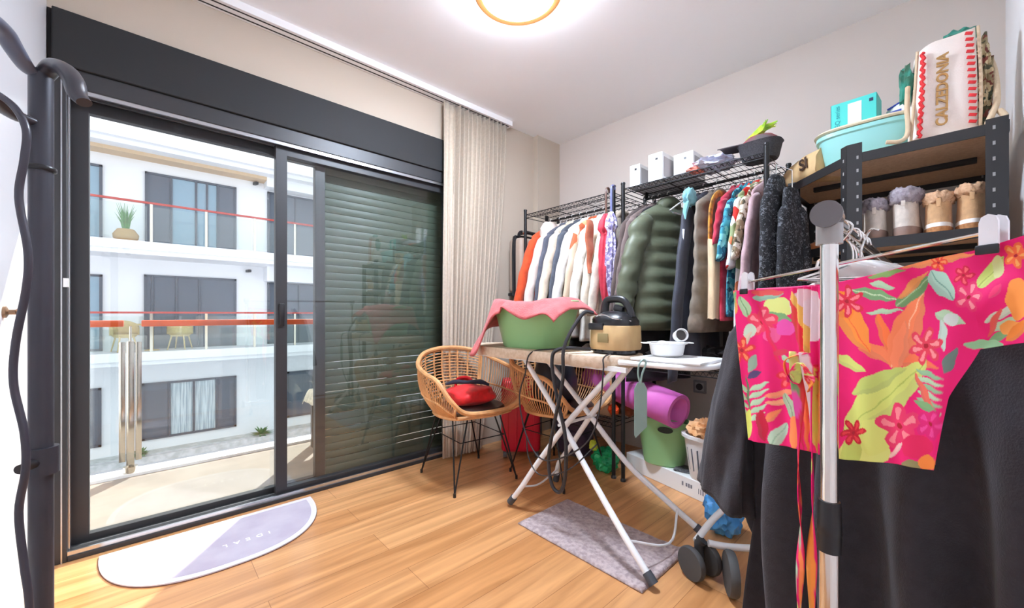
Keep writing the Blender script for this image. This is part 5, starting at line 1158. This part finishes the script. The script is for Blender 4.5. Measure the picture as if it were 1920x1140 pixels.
# gathered middle
ell(1512, 575, 30, 34, (238, 204, 208)); ell(1530, 600, 22, 44, (236, 210, 214)); leaf(1486, 545, 1530, 690, 10, (240, 186, 90)); leaf(1484, 560, 1516, 700, 7, (232, 60, 60)); leaf(1498, 600, 1512, 720, 6, (226, 30, 60))
flower(1516, 696, 24, (230, 20, 60), (250, 90, 90), 5, 0, 0.6); leaf(1528, 690, 1534, 860, 8, (230, 206, 90)); leaf(1514, 700, 1516, 860, 6, (244, 110, 60)); leaf(1540, 700, 1548, 860, 9, (240, 150, 60)); leaf(1503, 700, 1508, 850, 5, (220, 16, 80)); leaf(1550, 690, 1560, 800, 8, (250, 120, 50)); ell(1556, 760, 8, 40, (252, 150, 60)); ell(1498, 715, 4, 18, (90, 110, 100))
def print_colours(px, py):
    px = px + 1.6 * np.sin(py * 0.17) ; py = py + 1.2 * np.sin(px * 0.21)
    col = np.zeros((len(px), 3)); col[:] = lin(PINK)
    def put(mask, c): col[mask] = lin(c)
    for s in SH:
        if s[0] == 'leaf':
            _, x0, y0, x1, y1, w, c, rib = s; L_ = math.hypot(x1 - x0, y1 - y0); dx, dy = (x1 - x0) / L_, (y1 - y0) / L_
            t = ((px - x0) * dx + (py - y0) * dy) / L_; q = (px - x0) * -dy + (py - y0) * dx
            tt = np.clip(t, 0, 1); hw = w * np.sin(PI * tt ** 0.85) ** 0.8
            m = (t > 0) & (t < 1) & (np.abs(q) < hw); put(m, c)
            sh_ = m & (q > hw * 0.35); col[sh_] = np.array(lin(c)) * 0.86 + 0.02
            if rib: put(m & (np.abs(q) < 1.1), rib)
        elif s[0] == 'ell':
            _, x, y, rx, ry, a, c = s; m = ((px - x) / rx) ** 2 + ((py - y) / ry) ** 2 < 1; put(m, c)
        else:
            _, x, y, r, n, a, fat, c, c2 = s
            rr = np.hypot(px - x, py - y) / r; th = np.arctan2(py - y, px - x) + a
            f = fat + (1 - fat) * np.abs(np.cos(n * th / 2)) ** 1.2
            m = rr < f; put(m, c); put(m & (rr < f * 0.8) & (rr > 0.25) & (np.cos(n * th) > 0.45), c2); put(rr < 0.13, (180, 10, 40))
    return col
TP = np.array([(1375, 545), (1460, 541), (1545, 535), (1650, 512), (1745, 486), (1785, 478), (1830, 469), (1925, 440)], float)
BP = np.array([(1400, 825), (1500, 842), (1570, 860), (1660, 868), (1752, 882), (1782, 745), (1830, 655), (1925, 642)], float)
TS = np.array([(-0.0475, 1.0468), (0.0823, 1.0435), (0.1812, 1.0429), (0.2751, 1.0554), (0.3414, 1.0682), (0.3654, 1.0707), (0.3901, 1.0732), (0.4356, 1.0842)])
BS = np.array([(-0.0053, 0.7063), (0.132, 0.7312), (0.206, 0.739), (0.2828, 0.7596), (0.3458, 0.7722), (0.3637, 0.878), (0.3901, 0.9453), (0.4356, 0.9573)])
UK = np.array([0, 0.17, 0.33, 0.52, 0.70, 0.77, 0.85, 1.0])
ft_ = thing('wrap_blouse', 'hot pink tropical print wrap top clipped on the chrome hanger', 'top', cp(0.2, 1.05))
def panel(name, u0, u1, off, nu, nv, fold):
    us = np.linspace(u0, u1, nu); vs_ = np.linspace(0, 1, nv); U, V = np.meshgrid(us, vs_)
    def I(A, j): return np.interp(U, UK, A[:, j])
    S = I(TS, 0) * (1 - V) + I(BS, 0) * V; Z = I(TS, 1) * (1 - V) + I(BS, 1) * V
    PX = I(TP, 0) * (1 - V) + I(BP, 0) * V; PY = I(TP, 1) * (1 - V) + I(BP, 1) * V
    gather = np.exp(-((U - 0.27) / 0.035) ** 2)
    O = off + fold * (0.5 * np.sin(S * 62 + V * 2.5) * V + 0.35 * np.sin(S * 130 - V * 5) * V) + 0.006 * gather * np.sin(S * 420) + 0.006 * np.exp(-((U - 0.9) / 0.05) ** 2) * np.sin(V * 9)
    X_ = P0.x + D.x * S + NN.x * O; Y_ = P0.y + D.y * S + NN.y * O
    b = B(); loc = ft_.location
    vs = [[b.bm.verts.new((X_[j, i] - loc.x, Y_[j, i] - loc.y, Z[j, i] - loc.z)) for i in range(nu)] for j in range(nv)]
    for j in range(nv - 1):
        for i in range(nu - 1): b.bm.faces.new((vs[j][i], vs[j][i + 1], vs[j + 1][i + 1], vs[j + 1][i]))
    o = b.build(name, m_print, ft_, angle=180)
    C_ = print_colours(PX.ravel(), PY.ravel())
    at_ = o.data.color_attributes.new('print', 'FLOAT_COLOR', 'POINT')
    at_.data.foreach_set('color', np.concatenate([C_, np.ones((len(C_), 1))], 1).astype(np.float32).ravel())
    solid(o, 0.0012); return o
m_print = vcol_mat('tropical_print_cotton', 0.7)
panel('front', 0.0, 1.0, 0.0, 420, 230, 0.007)
o = panel('back', 0.0, 0.66, 0.024, 160, 60, 0.004)
for v in o.data.vertices: v.co.z += 0.004
o['label'] = 'back layer of the top'
def ribbon(name, pts, w, seed):
    P = spline([Vector(p) for p in pts], 14); n = len(P); b = B()
    PXs = []
    rows = []
    for i, p in enumerate(P):
        a = 0.8 * sin(i * 0.11 + seed) * 1.3; ww = w * (0.7 + 0.45 * sin(i * 0.17 + seed))
        d = D * cos(a) + NN * sin(a)
        rows.append([b.bm.verts.new(p + d * ww * (k / 6 - 0.5) - ft_.location) for k in range(7)])
        PXs += [(1400 + seed * 60 + k * 5 + 20 * sin(i * 0.05), 560 + (i * 5.0) % 280) for k in range(7)]
    for A, C_ in zip(rows, rows[1:]):
        for k in range(6): b.bm.faces.new((A[k], A[k + 1], C_[k + 1], C_[k]))
    o = b.build(name, m_print, ft_, angle=180); PX = np.array(PXs)
    C_ = print_colours(PX[:, 0].copy(), PX[:, 1].copy())
    at_ = o.data.color_attributes.new('print', 'FLOAT_COLOR', 'POINT'); at_.data.foreach_set('color', np.concatenate([C_, np.ones((len(C_), 1))], 1).astype(np.float32).ravel())
    solid(o, 0.0015)
sx0 = 0.140
ribbon('tie_ribbon', [cp(sx0, 0.92, -0.016), cp(sx0 + 0.008, 0.80, -0.018), cp(sx0 + 0.004, 0.70, -0.016), cp(sx0 + 0.012, 0.58, -0.018), cp(sx0 + 0.006, 0.44, -0.016), cp(sx0 + 0.010, 0.30, -0.016)], 0.022, 1)
ribbon('tie_ribbon', [cp(sx0 + 0.022, 0.92, -0.018), cp(sx0 + 0.030, 0.80, -0.016), cp(sx0 + 0.036, 0.66, -0.018), cp(sx0 + 0.032, 0.52, -0.016), cp(sx0 + 0.036, 0.36, -0.018), cp(sx0 + 0.034, 0.26, -0.016)], 0.020, 2)
ribbon('tie_bow', [cp(sx0 + 0.02, 0.92, -0.02), cp(sx0 - 0.012, 0.90, -0.03), cp(sx0 - 0.004, 0.86, -0.022), cp(sx0 + 0.016, 0.90, -0.026), cp(sx0 + 0.040, 0.88, -0.03), cp(sx0 + 0.030, 0.85, -0.02)], 0.024, 3)

# black T-shirt behind
bt = thing('black_tshirt', 'large black T-shirt hanging behind the floral top', 'T-shirt', cp(0.1, 1.04, 0.11))
m_btee = mat('black_jersey', (48, 46, 52), 0.85, var=0.1, vs=40, bump=0.35, bs=300, sheen=0.1)
def tee(u, v):
    s0 = np.interp(v, [0, 0.08, 0.2, 0.6, 1], [-0.05, -0.12, -0.165, -0.150, -0.165]); s1 = np.interp(v, [0, 0.1, 1], [0.40, 0.455, 0.462])
    s = s0 + (s1 - s0) * u; z = 1.03 - 0.95 * v - 0.05 * abs(u - 0.5) * (1 - v) * (1 if v < 0.2 else 0.4)
    o = 0.13 + 0.032 * sin(s * 44 + 0.8 * v + 0.6 * sin(v * 4)) * min(1, v * 2) + 0.008 * sin(s * 71 - 2 * v) * min(1, v * 1.5) + 0.006 * sin(v * 9 + s * 9)
    return cp(s, z, o)
b = B(); b.grid(tee, 170, 80); o = b.build('front', m_btee, bt, angle=180, world=True); solid(o, 0.002)
b = B(); b.grid(lambda u, v: (lambda p: (p[0] + NN.x * 0.05, p[1] + NN.y * 0.05, p[2]))(tee(u, v)), 60, 30); o = b.build('back', m_btee, bt, angle=180, world=True); solid(o, 0.002)
def slv(u, v):
    a = 2 * PI * u; q = v
    cs_ = np.interp(q, [0, 0.15, 0.5, 1], [-0.11, -0.155, -0.20, -0.235]); cz = np.interp(q, [0, 0.15, 1], [1.005, 0.93, 0.46 ])
    r = np.interp(q, [0, 0.15, 0.5, 1], [0.02, 0.045, 0.066, 0.086])
    fold = 1 + 0.16 * sin(5 * a + 5 * v) * v + 0.05 * sin(11 * a - 9 * v) * v
    return cp(cs_ + r * cos(a) * fold, cz - 0.018 * cos(a - 0.3) * v, 0.125 - 0.01 + (0.018 + 0.022 * v) * sin(a) * fold + 0.008 * sin(3 * a + v * 7) * v)
b = B(); b.grid(slv, 56, 44, cu=True); o = b.build('sleeve', m_btee, bt, angle=180, world=True); solid(o, 0.0025)
bt2 = thing('black_trousers', 'black garment with crumpled edge hanging behind the black T-shirt sleeve', 'trousers', cp(-0.1, 0.6, 0.19))
def trs(u, v):
    s = -0.205 + 0.16 * u + 0.012 * sin(v * 17) * (1 - u) + 0.008 * sin(v * 31); z = 0.62 - 0.52 * v
    return cp(s, z, 0.185 + 0.014 * sin(u * 9 + v * 12) + 0.008 * sin(v * 26))
b = B(); b.grid(trs, 30, 60); o = b.build('leg_panel', m_btee, bt2, angle=180, world=True); solid(o, 0.003)
b = B(); b.tube([cp(-0.13, 0.62, 0.185), cp(-0.10, 0.9, 0.18), cp(0.0, 1.05, 0.17)], 0.012, 8, smooth=5); b.build('waist_loop', m_btee, bt2, world=True)
hg = thing('white_broad_hanger', 'broad white moulded hanger above the black T-shirt', 'hanger', cp(0.15, 1.06, 0.12))
b = B()
pts = [(-0.02, 1.025), (0.06, 1.055), (0.10, 1.078), (0.135, 1.092), (0.165, 1.094), (0.20, 1.082), (0.25, 1.062), (0.34, 1.035)]
P = spline([Vector((s, z, 0)) for s, z in pts], 6)
for w_, nm in ((0, ''),):
    b.grid(lambda u, v: (lambda p: cp(p.x, p.y - 0.04 * (v if v < 0.5 else 1 - v) * 2 + 0.0, 0.115 + 0.014 * cos(PI * v)))(P[min(len(P) - 1, int(u * (len(P) - 1)))]), len(P), 14)
o = b.build('shoulder', m_white_plastic, hg, angle=180, world=True); solid(o, 0.004)
B().tube([cp(0.15, 1.09, 0.115), cp(0.15, 1.12, 0.12), cp(0.165, 1.150, 0.12), cp(0.18, 1.148, 0.12)], 0.002, 6, smooth=4).build('hook', m_chrome, hg, world=True)

# ---------------------------------------------------------------- upright stand at the left
m_pole = mat('dark_grey_pole', (66, 66, 74), 0.4, 0.3)
us = thing('upright_steamer_stand', 'dark grey upright stand with curved hooks by the left white wall', 'stand', (1.149, -2.868, 0))
B().cyl((1.149, -2.868, 0.05), (1.149, -2.868, 1.482), 0.0178, 28).build('pole', m_pole, us, world=True)
B().lathe([(0, 0), (0.10, 0), (0.12, 0.01), (0.12, 0.04), (0.05, 0.055), (0.0, 0.055)], (1.149, -2.868, 0), 36).build('base', m_plastic_black, us, world=True)
B().cyl((1.149, -2.868, 0.668), (1.149, -2.868, 0.722), 0.0255, 24).build('clamp', m_pole, us, world=True)
B().tube([(1.165, -2.872, 0.696), (1.20, -2.888, 0.696)], 0.009, 14).build('clamp_knob', m_plastic_black, us, world=True)
B().lathe([(0.0205, 0), (0.022, 0.002), (0.022, 0.008), (0.0205, 0.01)], (1.149, -2.868, 1.28), 24).build('joint_ring', m_plastic_black, us, world=True)
m_hook = mat('satin_charcoal_plastic', (56, 54, 60), 0.3)
B().tube([(1.145, -2.866, 1.474), (1.175, -2.848, 1.489), (1.205, -2.829, 1.475), (1.228, -2.816, 1.448), (1.240, -2.810, 1.420), (1.250, -2.800, 1.404)], [0.015, 0.017, 0.019, 0.018, 0.016, 0.013], 18, smooth=8, flat=0.75).build('hook_arm', m_hook, us, world=True)
B().tube([(1.150, -2.87, 1.474), (1.163, -2.884, 1.476), (1.190, -2.895, 1.492), (1.212, -2.905, 1.512), (1.245, -2.915, 1.515), (1.28, -2.93, 1.508)], [0.012, 0.014, 0.016, 0.017, 0.016, 0.012], 18, smooth=8, flat=0.7).build('hook_arm', mat('grey_blue_plastic', (96, 100, 114), 0.35), us, world=True)
B().tube([(1.150, -2.87, 1.375), (1.175, -2.893, 1.373), (1.20, -2.908, 1.378), (1.225, -2.92, 1.384)], [0.010, 0.014, 0.017, 0.018], 14, smooth=6, flat=0.7).build('hose_bracket', m_hook, us, world=True)
hz = B().tube([(1.217, -2.926, 1.398), (1.237, -2.905, 1.384), (1.256, -2.884, 1.36), (1.269, -2.87, 1.321), (1.266, -2.873, 1.268), (1.26, -2.88, 1.201), (1.271, -2.868, 1.105), (1.269, -2.87, 1.038), (1.256, -2.884, 0.942), (1.253, -2.887, 0.865), (1.266, -2.873, 0.779), (1.268, -2.871, 0.712), (1.26, -2.88, 0.635), (1.266, -2.873, 0.539), (1.272, -2.866, 0.462), (1.276, -2.863, 0.30), (1.26, -2.87, 0.06)], 0.0058, 10, smooth=6)
tag(hz.build('steamer_hose', mat('dark_hose', (60, 58, 68), 0.35)), 'long dark hose hanging in waves beside the upright stand', 'hose')
B().lathe([(0, -0.02), (0.012, -0.02), (0.014, 0.0), (0.012, 0.012), (0, 0.014)], (1.40, -2.935, 0.835), 24, M=Matrix.Rotation(math.radians(70), 4, 'Y')).cyl((1.30, -2.99, 0.825), (1.40, -2.935, 0.835), 0.010, 16).build('wall_bracket', m_alu)
tag(bpy.data.objects['wall_bracket'], 'short aluminium bracket on the white wall at the left edge', 'bracket')
lk = thing('window_latch', 'small brass latch on the white wall left of the stand', 'latch', (0.645, -3.0, 0.997))
B().lathe([(0, 0), (0.016, 0), (0.016, 0.006), (0.007, 0.01), (0.007, 0.022), (0.012, 0.026), (0.012, 0.036), (0, 0.038)], n=20, M=Matrix.Rotation(-PI / 2, 4, 'X')).build('knob', mat('aged_brass', (150, 120, 96), 0.35, 0.8), lk)
